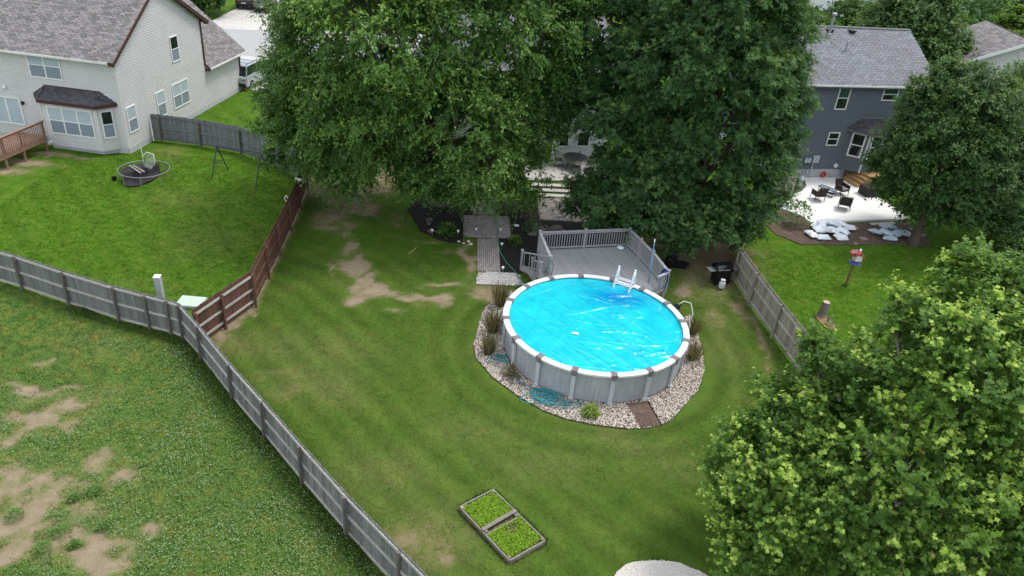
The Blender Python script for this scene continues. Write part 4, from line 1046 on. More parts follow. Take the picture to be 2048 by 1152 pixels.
while t < tv.max():
    ss = []
    for off in (-.066, .066):
        hits = []
        for i in range(len(deck_poly)):
            p, q = deck_poly[i], deck_poly[(i + 1) % len(deck_poly)]; tp, tq = p[0] * ub.x + p[1] * ub.y, q[0] * ub.x + q[1] * ub.y
            if (tp > t + off) != (tq > t + off):
                f = (t + off - tp) / (tq - tp); x, y = p[0] + (q[0] - p[0]) * f, p[1] + (q[1] - p[1]) * f; hits.append(x * ua.x + y * ua.y)
        hits.sort(); ss.append(hits)
    if len(ss[0]) >= 2 and len(ss[1]) >= 2:
        s0, s1 = (ss[0][0], ss[0][-1]), (ss[1][0], ss[1][-1])
        P = lambda s, o, z: ua * s + ub * (t + o) + V(0, 0, z)
        mb = MB(); mb.prism([P(s0[0], -.066, 0), P(s0[1], -.066, 0), P(s1[1], .066, 0), P(s1[0], .066, 0)], ZD - .035, ZD); obj('board', mb, MT['deck_board'], dk)
    t += w_
mb = MB()
for p, q in ((DP[0], DP[1]), (DP[1], DP[2]), (DP[2], DP[3]), (LF, DP[0])):
    mb.beam(V(p.x, p.y, ZD - .17), V(q.x, q.y, ZD - .17), .04, .26)
obj('rim_joist', mb, MT['deck_rail'], dk)
mb = MB()
for x, y in [(p.x, p.y) for p in DP] + [(LF.x, LF.y), ((DP[0].x + DP[1].x) / 2, (DP[0].y + DP[1].y) / 2), (3.4, 30.5)]: mb.box((x * .98 + .02 * 3.6, y * .995 + .005 * 30, .52), (.1, .1, 1.08))
obj('support_post', mb, MT['deck_rail'], dk)
bme = MB(); bme.box((0, 0, .40), (.036, .036, .70)); bme = _mesh('baluster', bme.v, bme.f, MT['deck_rail'], False)
def railing(rt, p, q, z=ZD, h=.92, posts=(0, 1), m_=MT['deck_rail'], gap=.125):
    p, q = V(p.x, p.y, z), V(q.x, q.y, z); d = q - p; L_ = d.length; d.normalize(); n = V(-d.y, d.x, 0)
    for zz, w2, h2 in ((h, .12, .035), (h - .09, .035, .08), (.09, .035, .08)):
        mb = MB(); mb.bar(p + V(0, 0, zz), q + V(0, 0, zz), n * w2, V(0, 0, h2)); obj('rail', mb, m_, rt)
    c = int((L_ - .12) / gap)
    for i in range(c):
        x = p + d * (.06 + (L_ - .12) * (i + .5) / c); instance('baluster', bme, Matrix.Translation(x) @ Matrix.Rotation(math.atan2(d.y, d.x), 4, 'Z'), rt)
    for f in posts:
        x = p + (q - p) * f; mb = MB(); mb.bar(x - V(0, 0, .15), x + V(0, 0, h + .06), d * .1, n * .1); mb.bar(x + V(0, 0, h + .06), x + V(0, 0, h + .10), d * .13, n * .13); obj('post', mb, m_, rt)
railing(dk, DP[0], DP[1], posts=(0, .5, 1)); railing(dk, DP[1], DP[2], posts=(.5, 1)); railing(dk, DP[2], DP[3], posts=(1,))
LM = V((1.58,29.23,2.05)); LM.z = 0
railing(dk, DP[0], LM, posts=(1,))
DE = DP[3] + (V(PX, PY, ZD) - DP[3]).normalized() * .75; DE.z = 0
railing(dk, DP[3], DE, posts=())
# steps down the left side
st_a, st_b = V((0.83,30.85,0.00)), V((0.33,31.54,0.00))      # foot of the two stair posts
top_a, top_b = V(LF.x + .05, LF.y - .1, 0), V(LM.x - .05, LM.y, 0)
for i in range(4):
    f0, f1 = i / 4.0, (i + 1) / 4.0
    p0, p1 = top_a.lerp(st_a, f1), top_b.lerp(st_b, f1); q0, q1 = top_a.lerp(st_a, f0), top_b.lerp(st_b, f0); z = ZD - (i + 1) * ZD / 5
    mb = MB(); mb.prism([(p0.x, p0.y), (p1.x, p1.y), (q1.x, q1.y), (q0.x, q0.y)], z - .04, z); obj('tread', mb, MT['deck_board'], dk)
    mb = MB(); mb.beam(V(q0.x, q0.y, z + .09), V(q1.x, q1.y, z + .09), .02, .16); obj('riser', mb, MT['deck_rail'], dk)
for tp, ft in ((top_a, st_a), (top_b, st_b)):
    mb = MB(); mb.beam(V(tp.x, tp.y, ZD - .15), V(ft.x, ft.y, .1), .05, .24); obj('stringer', mb, MT['deck_rail'], dk)
    mb = MB(); mb.bar(V(ft.x, ft.y, 0), V(ft.x, ft.y, 1.05), (.1, 0, 0), (0, .1, 0)); mb.box((ft.x, ft.y, 1.08), (.13, .13, .05)); obj('post', mb, MT['deck_rail'], dk)
    for dz, w2, h2 in ((.95, .09, .05), (.2, .035, .08)):
        mb = MB(); mb.beam(V(tp.x, tp.y, ZD + dz), V(ft.x, ft.y, dz + .02), w2, h2); obj('rail', mb, MT['deck_rail'], dk)
    for i in range(5):
        f = (i + .5) / 5; x = tp.lerp(ft, f); mb = MB(); mb.box((x.x, x.y, ZD * (1 - f) + .57), (.034, .034, .74)); obj('baluster', mb, MT['deck_rail'], dk)

# pool ladder
ld = root('pool_ladder', 'white A shaped pool ladder standing in the covered pool by the deck', 'ladder', (4.8, 28.5, 1.22))
for (a, tpp) in ((V((4.40,28.54,1.25)), V((4.55,28.75,2.10))), (V((5.05,28.22,1.25)), V((5.23,28.51,2.10)))):
    out = V(tpp.x + .12, tpp.y + .26, 1.12)
    mb = MB(); mb.tube([a - V(0, 0, .2), a, a.lerp(tpp, .8), tpp - V(0, 0, .03)], [.045, .045, .045, .04], 8); mb.tube([tpp - V(0, 0, .03), tpp + V(0, .05, .02), tpp + V(.02, .09, -.06), out.lerp(tpp, .5), out], [.04, .045, .04, .035, .035], 8)
    obj('side_rail', mb, MT['plastic_white'], ld, smooth=True)
    for f in (.12, .38):
        mb = MB(); mb.tube([a.lerp(tpp, f), out.lerp(tpp, f)], .02, 6); obj('brace', mb, MT['plastic_white'], ld)
mb = MB(); c0, c1 = V((4.63,28.93,1.25)), V((5.26,28.61,1.25)); mb.beam(c0 + V(.05, .15, .14), c1 + V(.05, .15, .14), .24, .04); obj('step', mb, MT['utility_grey'], ld)
mb = MB(); mb.beam(c0 + V(-.02, -.05, .02), c1 + V(-.02, -.05, .02), .22, .04); obj('step', mb, MT['utility_grey'], ld)

# skimmer pole, coil of vacuum hose, brush, outlet fittings
mb = MB(); mb.tube([V((6.06,29.42,1.10)), V((6.11,29.88,1.90)), V((6.14,30.24,2.75))], .022, 8)
po = root('telescopic_pole', 'long blue telescopic pole leaning on the deck railing', 'pole', V((6.06,29.42,1.10)))
obj('tube', mb, MT['blue_pole'], po, smooth=True); mb = MB(); p = V((6.14,30.24,2.75)); mb.cyl(p, p + V(0, .02, .14), .028, n=8); obj('grip', mb, MT['plastic_white'], po)
mb = MB(); rn_ = random.Random(4); c = V((6.55,28.86,1.72)); pts = []
for i in range(140):
    t = i / 140 * 2 * PI * 6; pts.append(c + V(math.cos(t) * (.17 + .03 * math.sin(i * .31)), math.cos(t) * .06 + .08 * math.sin(i * .17), -.12 + math.sin(t) * (.48 + .06 * math.sin(i * .23))))
mb.tube(pts, .024, 6); obj('vacuum_hose', mb, MT['hose_blue'], smooth=True, label='dark blue corrugated hose coiled over the deck corner post', cat='hose')
sk = root('skimmer_net', 'blue framed leaf net lying on the far corner of the pool deck', 'leaf net', V((5.06,32.65,1.11)))
mb = MB(); c = V((5.06,32.63,1.12)); mb.tube([c + V(.2 * math.cos(t * PI / 8), .14 * math.sin(t * PI / 8), .02) for t in range(17)], .018, 6); obj('rim', mb, MT['blue_pole'], sk); mb = MB(); mb.lathe((c.x, c.y, c.z), [(.19, .02), (.15, .05), (.02, .06)], 14); obj('bag', mb, MT['plastic_white'], sk)
pm = root('pool_filter', 'black pool filter tank with looped pale hose behind the deck corner', 'pool filter', (7.78,33.43,0.00))
c = V(*(7.78,33.43), 0); mb = MB(); mb.lathe(c, [(.28, 0), (.28, .12), (.3, .2), (.3, .75), (.2, .92), (.08, .98)], 16); obj('tank', mb, MT['plastic_black'], pm, smooth=False)
mb = MB(); mb.box((c.x + .5, c.y - .1, .16), (.55, .3, .3)); mb.cyl((c.x + .3, c.y - .1, .2), (c.x + .9, c.y - .1, .2), .11); obj('pump', mb, MT['plastic_black'], pm)
mb = MB(); mb.tube([c + V(.3 * math.cos(t) - .05, .1 * math.sin(t * 1.3), .95 + .35 * math.sin(t)) for t in [i * .35 for i in range(-1, 12)]], .022, 6); obj('hose', mb, MT['hose_white'], pm, smooth=True)
rt_ = root('return_hose', 'pale curved hose and fitting on the pool wall at its right side', 'hose', V(*(7.20,27.15,1.00)[:2], 0))
c = V((6.99,27.44,1.20)); mb = MB(); mb.box((c.x, c.y, 1.14), (.28, .22, .16), .6); mb.cyl(c + V(.05, .05, 0), c + V(.25, .2, -.05), .06); obj('fitting', mb, MT['plastic_black'], rt_)
mb = MB(); p0 = c + V(.1, .1, 0); mb.tube([p0, p0 + V(.25, .15, .12), p0 + V(.55, .1, .08), p0 + V(.66, -.15, -.25), p0 + V(.55, -.4, -.7), p0 + V(.4, -.5, -1.15)], .03, 8); obj('hose', mb, MT['hose_white'], rt_, smooth=True)
p0 = V((7.26,26.53,1.10)); mb = MB(); mb.tube([p0, p0 + V(.15, .05, .02), p0 + V(.22, -.1, -.2), p0 + V(.2, -.2, -.6)], .028, 8); obj('hose', mb, MT['hose_white'], rt_, smooth=True)
# hoses on the stones
def tangle(name, label, centre, rx, ry, turns, r, m_, seed, tail=(), z0=.07):
    rn_ = random.Random(seed); pts = []; n = turns * 14
    ph = [rn_.uniform(0, 6) for _ in range(4)]
    for i in range(n):
        t = i / 14 * 2 * PI; q = .62 + .38 * math.sin(t * .37 + ph[0]); ox, oy = .35 * math.sin(t * .13 + ph[1]), .3 * math.cos(t * .17 + ph[2])
        x, y = rx * (q * math.cos(t) + ox), ry * (q * math.sin(t + .5 * math.sin(t * .23)) + oy)
        pts.append(V(centre[0] + x, centre[1] + y, z0 + .05 * abs(math.sin(t * .61 + ph[3])) + .02 * rn_.random()))
    pts = [V(p[0], p[1], .06) for p in tail] + pts
    mb = MB(); mb.tube(pts, r, 5); return obj(name, mb, m_, smooth=True, label=label, cat='hose')
tangle('garden_hose', 'big tangle of teal garden hose lying on the white stones', (1.49,21.89), .62, .42, 10, .016, MT['hose_teal'], 4, [(-0.01,24.02),(0.22,23.30),(0.73,22.59)])
tangle('garden_hose', 'loose end of teal hose beside the pool foot and yellow plant', (2.32,21.58), .75, .22, 3, .015, MT['hose_teal'], 9)
tangle('garden_hose', 'teal hose coil among the dry grass at the left pool foot', (-0.15,24.00), .45, .28, 4, .014, MT['hose_teal'], 21)
mb = MB(); mb.tube([V(*p, z) for p, z in zip([(-1.46,39.55),(-1.29,37.53),(-1.09,35.67),(-1.01,34.73),(-0.75,33.10),(-0.37,32.02),(0.07,31.24)], [.06] * 7)] + [V(*(0.38,30.40,0.10)), V(*(0.52,29.30,0.50)), V(*(0.67,28.42,1.10))], .022, 6)
obj('garden_hose', mb, MT['hose_green'], smooth=True, label='green hose running down the paved walk to the pool rail', cat='hose')
mb = MB(); mb.tube([V((1.40,29.33,1.20)), V((1.49,29.12,1.70)), V((1.60,28.78,2.12)), V((1.72,28.98,1.80)), V((1.67,28.97,1.25))], .022, 6)
obj('garden_hose', mb, MT['hose_green'], smooth=True, label='green hose looped over the top stair post of the deck', cat='hose')

# ------------------------------------------------------------------ paved walk
def pave(name, label, poly, dirv, size, m_, z=.05, limit=300, jointm='joint'):
    """a paved area: joint bed and pavers laid in running bond along dirv"""
    rt = root(name, label, 'path', (poly[0][0], poly[0][1], 0), kind='structure')
    mb = MB(); mb.prism(poly, -.05, z - .012); obj('bed', mb, MT[jointm], rt)
    d = V(dirv[0], dirv[1], 0).normalized(); n = V(-d.y, d.x, 0); P = np.array(poly); s = P @ np.array([d.x, d.y]); t = P @ np.array([n.x, n.y]); ang = math.atan2(d.y, d.x)
    me_ = []
    for i in range(4):
        rr_ = random.Random(i); mb = MB(); a, b = size[0] - .012, size[1] - .012; c = .006
        vs = [(x * a / 2, y * b / 2, -.04) for x, y in ((-1, -1), (1, -1), (1, 1), (-1, 1))] + [(x * (a / 2 - c), y * (b / 2 - c), rr_.uniform(-.002, .004)) for x, y in ((-1, -1), (1, -1), (1, 1), (-1, 1))]
        mb.add(vs, [(4, 5, 6, 7), (0, 1, 5, 4), (1, 2, 6, 5), (2, 3, 7, 6), (3, 0, 4, 7)]); me_.append(_mesh('paver', mb.v, mb.f, MT[m_], False))
    ms = []; r = 0; y = t.min() + size[1] / 2
    while y < t.max():
        x = s.min() + size[0] / 2 * (1 + r % 2 * -1)
        while x < s.max() + size[0] / 2:
            c = d * x + n * y
            if poly_in(poly, np.array([c.x + d.x * size[0] * .35, c.x - d.x * size[0] * .35]), np.array([c.y + d.y * size[0] * .35, c.y - d.y * size[0] * .35])).all():
                ms.append(Matrix.Translation(V(c.x, c.y, z)) @ Matrix.Rotation(ang, 4, 'Z'))
            x += size[0]
        y += size[1]; r += 1
    pieces('paver', rt, me_, ms, limit); return rt
WD = (V((-1.69,30.91)) - V((-2.01,34.53))).normalized()
pave('path', 'narrow pink grey paved walk leading down to the pool deck steps', [(-2.01,34.44),(-0.95,34.66),(-0.63,31.04),(-1.67,30.92)], WD, (.2, .1), 'paver')
pave('path', 'wide paved landing across the walk between the mulch beds', [(-2.98,37.03),(-0.49,37.44),(-0.29,34.82),(-2.73,34.55)], (-WD.y, WD.x), (.2, .1), 'paver', .055)
pave('path', 'shaded paved walk going up to the white house under the box elder', [(-2.94,41.61),(-1.64,41.92),(-1.24,37.44),(-2.48,37.27)], WD, (.2, .1), 'paver')
pave('path', 'paved terrace below the long steps of the white house', [(1.00,40.26),(3.79,40.91),(3.89,37.61),(1.16,37.41)], (.97, .26), (.22, .11), 'paver')
pave('path', 'pale paved corner at the foot of the pool deck steps', [(-1.66,30.87),(-0.63,30.99),(0.25,31.06),(0.52,30.08),(-1.66,29.77)], (-WD.y, WD.x), (.3, .2), 'paver_pale', .05, jointm='paver')
# mulch beds
def bed(label, poly, m_='mulch', z=.025, name='mulch_bed'):
    mb = MB(); mb.prism(rough(poly), -.06, z); obj(name, mb, MT[m_], kind='structure', label=label, cat='planting bed')
bed('dark mulch bed under the box elder trunk beside the walk', [(-6.05,37.14),(-5.64,38.95),(-2.70,39.63),(-2.50,37.20),(-3.01,37.08),(-2.67,33.82),(-3.20,33.71),(-4.07,33.99),(-4.95,34.74)])
bed('dark mulch bed between the walk and the pool deck', [(-0.85,34.65),(-0.26,34.77),(-0.46,37.45),(-1.22,37.61),(-1.40,39.57),(1.01,39.97),(1.16,37.28),(3.88,37.48),(6.05,36.56),(6.68,34.92),(0.78,31.63),(0.22,31.13),(-0.61,31.07)])

# ------------------------------------------------------------------ trees
LEAF = {
    'kite': (np.array([(0, 0, 0), (.45, .30, .05), (1, 0, -.06), (.45, -.30, .05)]), np.array([(0, 1, 2), (0, 2, 3)])),
    'slim': (np.array([(0, 0, 0), (.45, .17, .04), (1, 0, -.08), (.45, -.17, .04)]), np.array([(0, 1, 2), (0, 2, 3)])),
    'ash': (np.array([(.05, 0, 0), (.55, .15, .02), (1.05, 0, -.06), (.55, -.15, .02), (.1, .02, 0), (.46, .26, .0), (.62, .54, -.08), (.26, .34, .02), (.1, -.02, 0), (.46, -.26, .0), (.62, -.54, -.08), (.26, -.34, .02)]),
            np.array([(0, 1, 2), (0, 2, 3), (4, 5, 6), (4, 6, 7), (8, 9, 10), (8, 10, 11)])),
    'maple': (np.array([(0, 0, .02), (.10, .28, -.02), (.52, .52, -.06), (.60, .17, .02), (1, 0, -.09), (.60, -.17, .02), (.52, -.52, -.06), (.10, -.28, -.02)]),
              np.array([(0, i, i + 1) for i in range(1, 7)])),
    'blade': (np.array([(0, .012, 0), (0, -.012, 0), (.55, -.01, .0), (.55, .01, 0), (1, 0, -.12)]), np.array([(0, 1, 2), (0, 2, 3), (3, 2, 4)])),
}
def _norm(a): return a / (np.linalg.norm(a, axis=-1, keepdims=True) + 1e-9)

def leaves_mesh(name, pos, axis, nrm, size, shape, mat_, tint, fresh):
    lv, lf = LEAF[shape]; axis = _norm(axis); side = _norm(np.cross(nrm, axis)); nn = np.cross(axis, side)
    k = len(lv); n = len(pos)
    v = pos[:, None, :] + size[:, None, None] * (lv[None, :, :1] * axis[:, None, :] + lv[None, :, 1:2] * side[:, None, :] + lv[None, :, 2:] * nn[:, None, :])
    f = (lf[None] + k * np.arange(n)[:, None, None]).reshape(-1, 3)
    return npmesh(name, v.reshape(-1, 3), f, mat_, {'tint': ('FACE', np.repeat(tint, len(lf))), 'fresh': ('FACE', np.repeat(fresh, len(lf)))})

def crown_arrays(seed, lobes, nc, ns, nl, cr, Ls, leaf, upb=.25, droop=.35, freshk=1.0, shell=(.80, 1.02), low=.35, cull=None):
    """clumps on the outer shell of a union of lobes; each clump is a spray of shoots; each shoot carries leaves"""
    rg = np.random.RandomState(seed); lob = np.array(lobes, float); C, Rr = lob[:, :3], lob[:, 3:6]
    wgt = (Rr[:, 0] * Rr[:, 1] * Rr[:, 2]) ** (2 / 3.); wgt /= wgt.sum()
    cp, co = [], []
    while sum(len(x) for x in cp) < nc:
        n = nc; k = rg.choice(len(lob), n, p=wgt); d = _norm(rg.normal(size=(n, 3)))
        flip = (d[:, 2] < -.25) & (rg.rand(n) > low); d[flip, 2] *= -1
        q = rg.uniform(shell[0] ** 2, shell[1] ** 2, n) ** .5
        p = C[k] + d * Rr[k] * q[:, None]
        ok = np.ones(n, bool)
        for j in range(len(lob)):
            ok &= (j == k) | (np.sqrt((((p - C[j]) / Rr[j]) ** 2).sum(1)) > .78)
        if cull is not None: ok &= cull(p)
        cp.append(p[ok]); co.append(_norm(d / Rr[k])[ok])
    cp = np.concatenate(cp)[:nc]; co = np.concatenate(co)[:nc]; n = len(cp)
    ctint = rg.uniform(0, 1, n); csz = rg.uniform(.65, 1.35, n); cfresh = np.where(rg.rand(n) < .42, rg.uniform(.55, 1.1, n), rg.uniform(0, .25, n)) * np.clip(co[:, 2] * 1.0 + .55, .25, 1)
    up = np.array([0, 0, 1.0])
    o = np.repeat(co, ns, 0); m = len(o); sz = np.repeat(csz, ns)
    base = np.repeat(cp, ns, 0) + rg.normal(size=(m, 3)) * (cr * .42) * np.array([1, 1, .6])
    sd_ = _norm(o * .8 + up * upb + rg.normal(size=(m, 3)) * .5)
    ln = Ls * rg.uniform(.55, 1.25, m) * sz
    t = (np.arange(nl) + rg.rand(m, nl)) / nl
    pos = base[:, None] + sd_[:, None] * (ln[:, None] * t)[..., None] - up * (droop * .55 * ln[:, None] * t ** 2)[..., None]
    rv = _norm(rg.normal(size=(m, nl, 3))); rv = _norm(rv - sd_[:, None] * (rv * sd_[:, None]).sum(-1, keepdims=True))
    ax = _norm(rv * .85 + sd_[:, None] * .55 - up * droop + rg.normal(size=(m, nl, 3)) * .12)
    nr = up * .9 + o[:, None] * .45 + rg.normal(size=(m, nl, 3)) * .30
    size = leaf * rg.uniform(.5, 1.35, (m, nl)) * (1.12 - .45 * t)
    tint = np.clip(np.repeat(ctint, ns)[:, None] * .55 + rg.rand(m, nl) * .5, 0, 1)
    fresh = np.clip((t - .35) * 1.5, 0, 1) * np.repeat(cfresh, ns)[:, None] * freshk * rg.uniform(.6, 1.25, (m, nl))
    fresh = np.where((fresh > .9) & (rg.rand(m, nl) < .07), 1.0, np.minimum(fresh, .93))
    fl = lambda a: a.reshape(-1, 3) if a.ndim == 3 else a.reshape(-1)
    return (fl(pos), fl(ax), fl(nr), fl(size), fl(tint), np.clip(fl(fresh), 0, 1), cp)

def limb(mb, p, q, r0, r1, seed, bend=.12, n=5):
    rg = random.Random(seed); p, q = V(p), V(q); L_ = (q - p).length
    pts = [p.lerp(q, i / n) + (V(rg.uniform(-1, 1), rg.uniform(-1, 1), rg.uniform(-.3, .6)) * bend * L_ * math.sin(PI * i / n) * .6 if 0 < i < n else V(0, 0, 0)) for i in range(n + 1)]
    mb.tube(pts, [r0 + (r1 - r0) * i / n for i in range(n + 1)], 7)

def tree(name, label, base, lobes, leafset, shape, mat_, trunk_r, fork, bark='bark', seed=1, twigs=120, group=None, lean=(0, 0), **kw):
    rt = root(name, label, 'tree', (base[0], base[1], 0), group=group)
    outer = crown_arrays(seed, lobes, **leafset, **kw); cp = outer[6]
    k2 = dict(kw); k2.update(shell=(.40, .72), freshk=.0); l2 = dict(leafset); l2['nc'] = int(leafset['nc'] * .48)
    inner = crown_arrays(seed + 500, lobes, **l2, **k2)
    off = np.array([base[0], base[1], 0])
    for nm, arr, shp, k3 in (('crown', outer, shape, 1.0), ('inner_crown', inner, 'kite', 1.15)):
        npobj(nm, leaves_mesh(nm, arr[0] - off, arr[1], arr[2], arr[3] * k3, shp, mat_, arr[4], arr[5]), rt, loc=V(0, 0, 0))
    mb = MB(); top = V(base[0] + lean[0], base[1] + lean[1], fork)
    b0 = V(base[0], base[1], -.1)
    mb.tube([b0, b0 + V(0, 0, .35), b0.lerp(top, .5) + V(.05, .03, 0), top], [trunk_r * 1.5, trunk_r * 1.08, trunk_r * .92, trunk_r * .8], 12)
    obj('trunk', mb, MT[bark], rt, smooth=True)
    mb = MB(); rg = random.Random(seed)
    for i, l in enumerate(lobes):
        c = V(l[0], l[1], l[2] + l[5] * .2)
        limb(mb, top - V(0, 0, .3), c, trunk_r * .5, trunk_r * .14, seed * 31 + i)
    lc = np.array(lobes)[:, :3]
    for i in range(min(twigs, len(cp))):
        p = cp[i]; j = int(np.argmin(((lc - p) ** 2).sum(1))); s = V(lc[j]).lerp(V(p), .15)
        limb(mb, s, V(p), .035 + trunk_r * .05, .010, seed * 77 + i, .1, 3)
    obj('limb', mb, MT[bark], rt, smooth=True, label='limbs and twigs')
    return rt

# the big box elder left of the middle
T1 = (-4.45,38.52)
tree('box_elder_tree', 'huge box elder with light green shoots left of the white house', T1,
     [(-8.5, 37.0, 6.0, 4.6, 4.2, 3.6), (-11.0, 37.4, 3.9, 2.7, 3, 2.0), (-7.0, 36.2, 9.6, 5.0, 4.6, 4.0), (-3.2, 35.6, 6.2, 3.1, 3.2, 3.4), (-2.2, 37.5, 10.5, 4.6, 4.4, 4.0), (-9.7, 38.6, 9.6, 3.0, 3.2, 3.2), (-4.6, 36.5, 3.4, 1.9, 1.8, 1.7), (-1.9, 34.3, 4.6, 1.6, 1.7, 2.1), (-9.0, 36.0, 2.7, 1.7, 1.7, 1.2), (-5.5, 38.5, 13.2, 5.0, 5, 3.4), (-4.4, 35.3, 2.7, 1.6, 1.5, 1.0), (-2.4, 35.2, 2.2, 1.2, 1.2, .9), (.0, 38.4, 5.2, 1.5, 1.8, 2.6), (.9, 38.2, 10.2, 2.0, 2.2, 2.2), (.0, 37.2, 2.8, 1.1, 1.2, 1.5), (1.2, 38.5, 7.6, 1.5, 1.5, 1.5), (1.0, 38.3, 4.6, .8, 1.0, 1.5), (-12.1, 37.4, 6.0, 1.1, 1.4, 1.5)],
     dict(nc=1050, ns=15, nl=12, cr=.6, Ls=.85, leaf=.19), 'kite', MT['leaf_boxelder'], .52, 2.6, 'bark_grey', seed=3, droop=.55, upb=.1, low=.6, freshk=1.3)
# the ash right of the middle
T2 = (9.26,37.22)
tree('ash_tree', 'tall dark green ash tree between the pool deck and the blue house', T2,
     [(9.2, 36.6, 5.2, 4.0, 3.4, 3.2), (6.2, 35.6, 3.6, 2.4, 2.3, 2.2), (11.3, 35.8, 3.2, 1.9, 2.0, 2.0), (8.0, 36.2, 9.0, 4.2, 4.0, 3.4), (10.9, 37.0, 7.2, 2.5, 2.8, 3.0), (4.2, 36.4, 6.4, 2.0, 2.2, 2.0), (8.4, 37, 12.4, 3.6, 4, 3.2), (3.4, 37.6, 10.6, 2.2, 2.2, 1.8), (4.8, 34.6, 2.5, 1.2, 1.4, 1.2), (8.8, 34.2, 2.2, 2.4, 1.6, 1.2), (10.7, 36.8, 10.4, 1.9, 2.2, 2.4), (2.5, 37.4, 6.6, 1.4, 1.5, 1.3), (11.6, 36.4, 5.0, 1.6, 1.8, 1.6), (3.9, 35.0, 2.0, 1.3, 1.2, 1.0), (3.7, 36.4, 2.4, 1.0, .9, .8), (3.2, 37.5, 8.6, 1.4, 1.4, 1.5), (9.2, 35.4, 6.0, 2.2, 1.6, 2.0), (6.7, 33.7, 2.7, 1.8, 1.2, .9), (5.3, 34.0, 2.6, 1.0, .9, .7)],
     dict(nc=900, ns=14, nl=7, cr=.58, Ls=.55, leaf=.27), 'ash', MT['leaf_ash'], .42, 2.8, seed=5, droop=.3, upb=.45, freshk=.8, low=.55)
# the round maple behind the feeder
T3 = (22.21,38.77)
tree('norway_maple_tree', 'dense round dark maple standing right of the white patio', T3,
     [(22.7, 39.6, 4.5, 3.5, 3.2, 3.2), (22.6, 39.8, 7.2, 2.7, 2.7, 2.6), (25.3, 40.2, 4.6, 2.6, 2.8, 3.0), (20.8, 39.6, 3.7, 1.5, 1.6, 1.4), (24.4, 39.2, 2.9, 2.3, 2.0, 1.4), (22.0, 38.4, 5.6, 2.3, 2.0, 2.2)],
     dict(nc=520, ns=16, nl=9, cr=.48, Ls=.5, leaf=.19), 'kite', MT['leaf_norway'], .26, 2.0, seed=7, droop=.4, upb=.3, freshk=.8, low=.5)
# the young red maple close to the camera
T4 = (10.4, 15.6)
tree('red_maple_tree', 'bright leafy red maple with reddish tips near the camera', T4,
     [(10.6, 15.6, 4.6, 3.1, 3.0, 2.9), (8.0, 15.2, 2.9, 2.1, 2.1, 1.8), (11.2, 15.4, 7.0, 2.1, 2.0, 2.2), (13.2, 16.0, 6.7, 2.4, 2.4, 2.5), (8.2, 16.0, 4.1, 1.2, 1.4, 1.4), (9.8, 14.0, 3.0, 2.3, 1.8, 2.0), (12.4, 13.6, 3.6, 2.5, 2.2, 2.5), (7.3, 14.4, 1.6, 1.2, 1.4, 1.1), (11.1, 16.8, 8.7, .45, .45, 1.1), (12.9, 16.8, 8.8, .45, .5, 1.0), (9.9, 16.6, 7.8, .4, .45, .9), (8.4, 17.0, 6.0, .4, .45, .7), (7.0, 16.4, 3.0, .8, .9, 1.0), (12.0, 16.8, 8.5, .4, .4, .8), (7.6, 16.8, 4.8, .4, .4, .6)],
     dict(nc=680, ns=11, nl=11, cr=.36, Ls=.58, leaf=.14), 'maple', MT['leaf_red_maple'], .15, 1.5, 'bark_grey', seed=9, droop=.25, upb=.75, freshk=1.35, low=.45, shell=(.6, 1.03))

# trees and shrubs beyond the houses
def far_tree(label, base, h, r, mat_, seed, name='leafy_tree', nc=230, z0=1.4, shape='kite', leaf=.36, freshk=.8, ns=7, nl=7, fork=None):
    rg = random.Random(seed); x, y = base; lob = [(x, y, h * .58, r * .85, r * .85, h * .36), (x, y, h * .80, r * .55, r * .55, h * .2)]
    for i in range(4):
        a = rg.uniform(0, 6.28); lob.append((x + math.cos(a) * r * .5, y + math.sin(a) * r * .5, h * rg.uniform(.35, .7), r * .55, r * .55, h * .2))
    return tree(name, label, base, lob, dict(nc=int(nc * .75), ns=ns, nl=nl, cr=r * .16, Ls=r * .17, leaf=leaf), shape, mat_, .05 * r + .06, fork or max(.5, h * .28), seed=seed, twigs=20, freshk=freshk, droop=.35)
far_tree('broad dark tree directly behind the blue house roof', (31.0, 66.0), 10.5, 4.9, MT['leaf_norway'], 21, nc=520)
far_tree('dark tree beyond the pale driveway above the far gabled house', (47, 92), 9.0, 5.6, MT['leaf_ash'], 22, nc=260)
far_tree('bright yellow green tree at the top right corner', (45, 75), 8.4, 3.6, MT['leaf_bright'], 23, nc=260)
far_tree('mid green tree on the right edge behind the round maple', (30.8, 46.0), 9.4, 3.6, MT['leaf_norway'], 24, nc=420, leaf=.26)
far_tree('bushy green tree by the street at the top left', (-35.2, 81.5), 4.6, 3.4, MT['leaf_shrub'], 25, nc=300)
far_tree('green street tree beside the parked dark cars', (-24.5, 92), 6.5, 3.4, MT['leaf_norway'], 26, nc=160)
far_tree('leafy tree filling the gap behind the white house roof', (12.4, 62), 11, 4.6, MT['leaf_norway'], 27, nc=380)
far_tree('pale green tree behind the white house and box elder', (1.5, 66), 12, 5.2, MT['leaf_shrub'], 28, nc=380)
far_tree('tree beyond the street above the box elder crown', (-8, 70), 13, 5.2, MT['leaf_norway'], 29, nc=300)
far_tree('green tree at the right edge below the yellow green one', (36.0, 52.0), 9.0, 3.4, MT['leaf_shrub'], 30, nc=260, leaf=.28)
far_tree('low dark bush under the round maple at the right edge', (27.5, 38.4), 2.6, 2.2, MT['leaf_ash'], 31, name='leafy_bush', nc=130, leaf=.2)
far_tree('shady bush right of the maple trunk by the fence end', (26.0, 36.6), 1.6, 1.5, MT['leaf_shrub'], 32, name='leafy_bush', nc=90, leaf=.16)
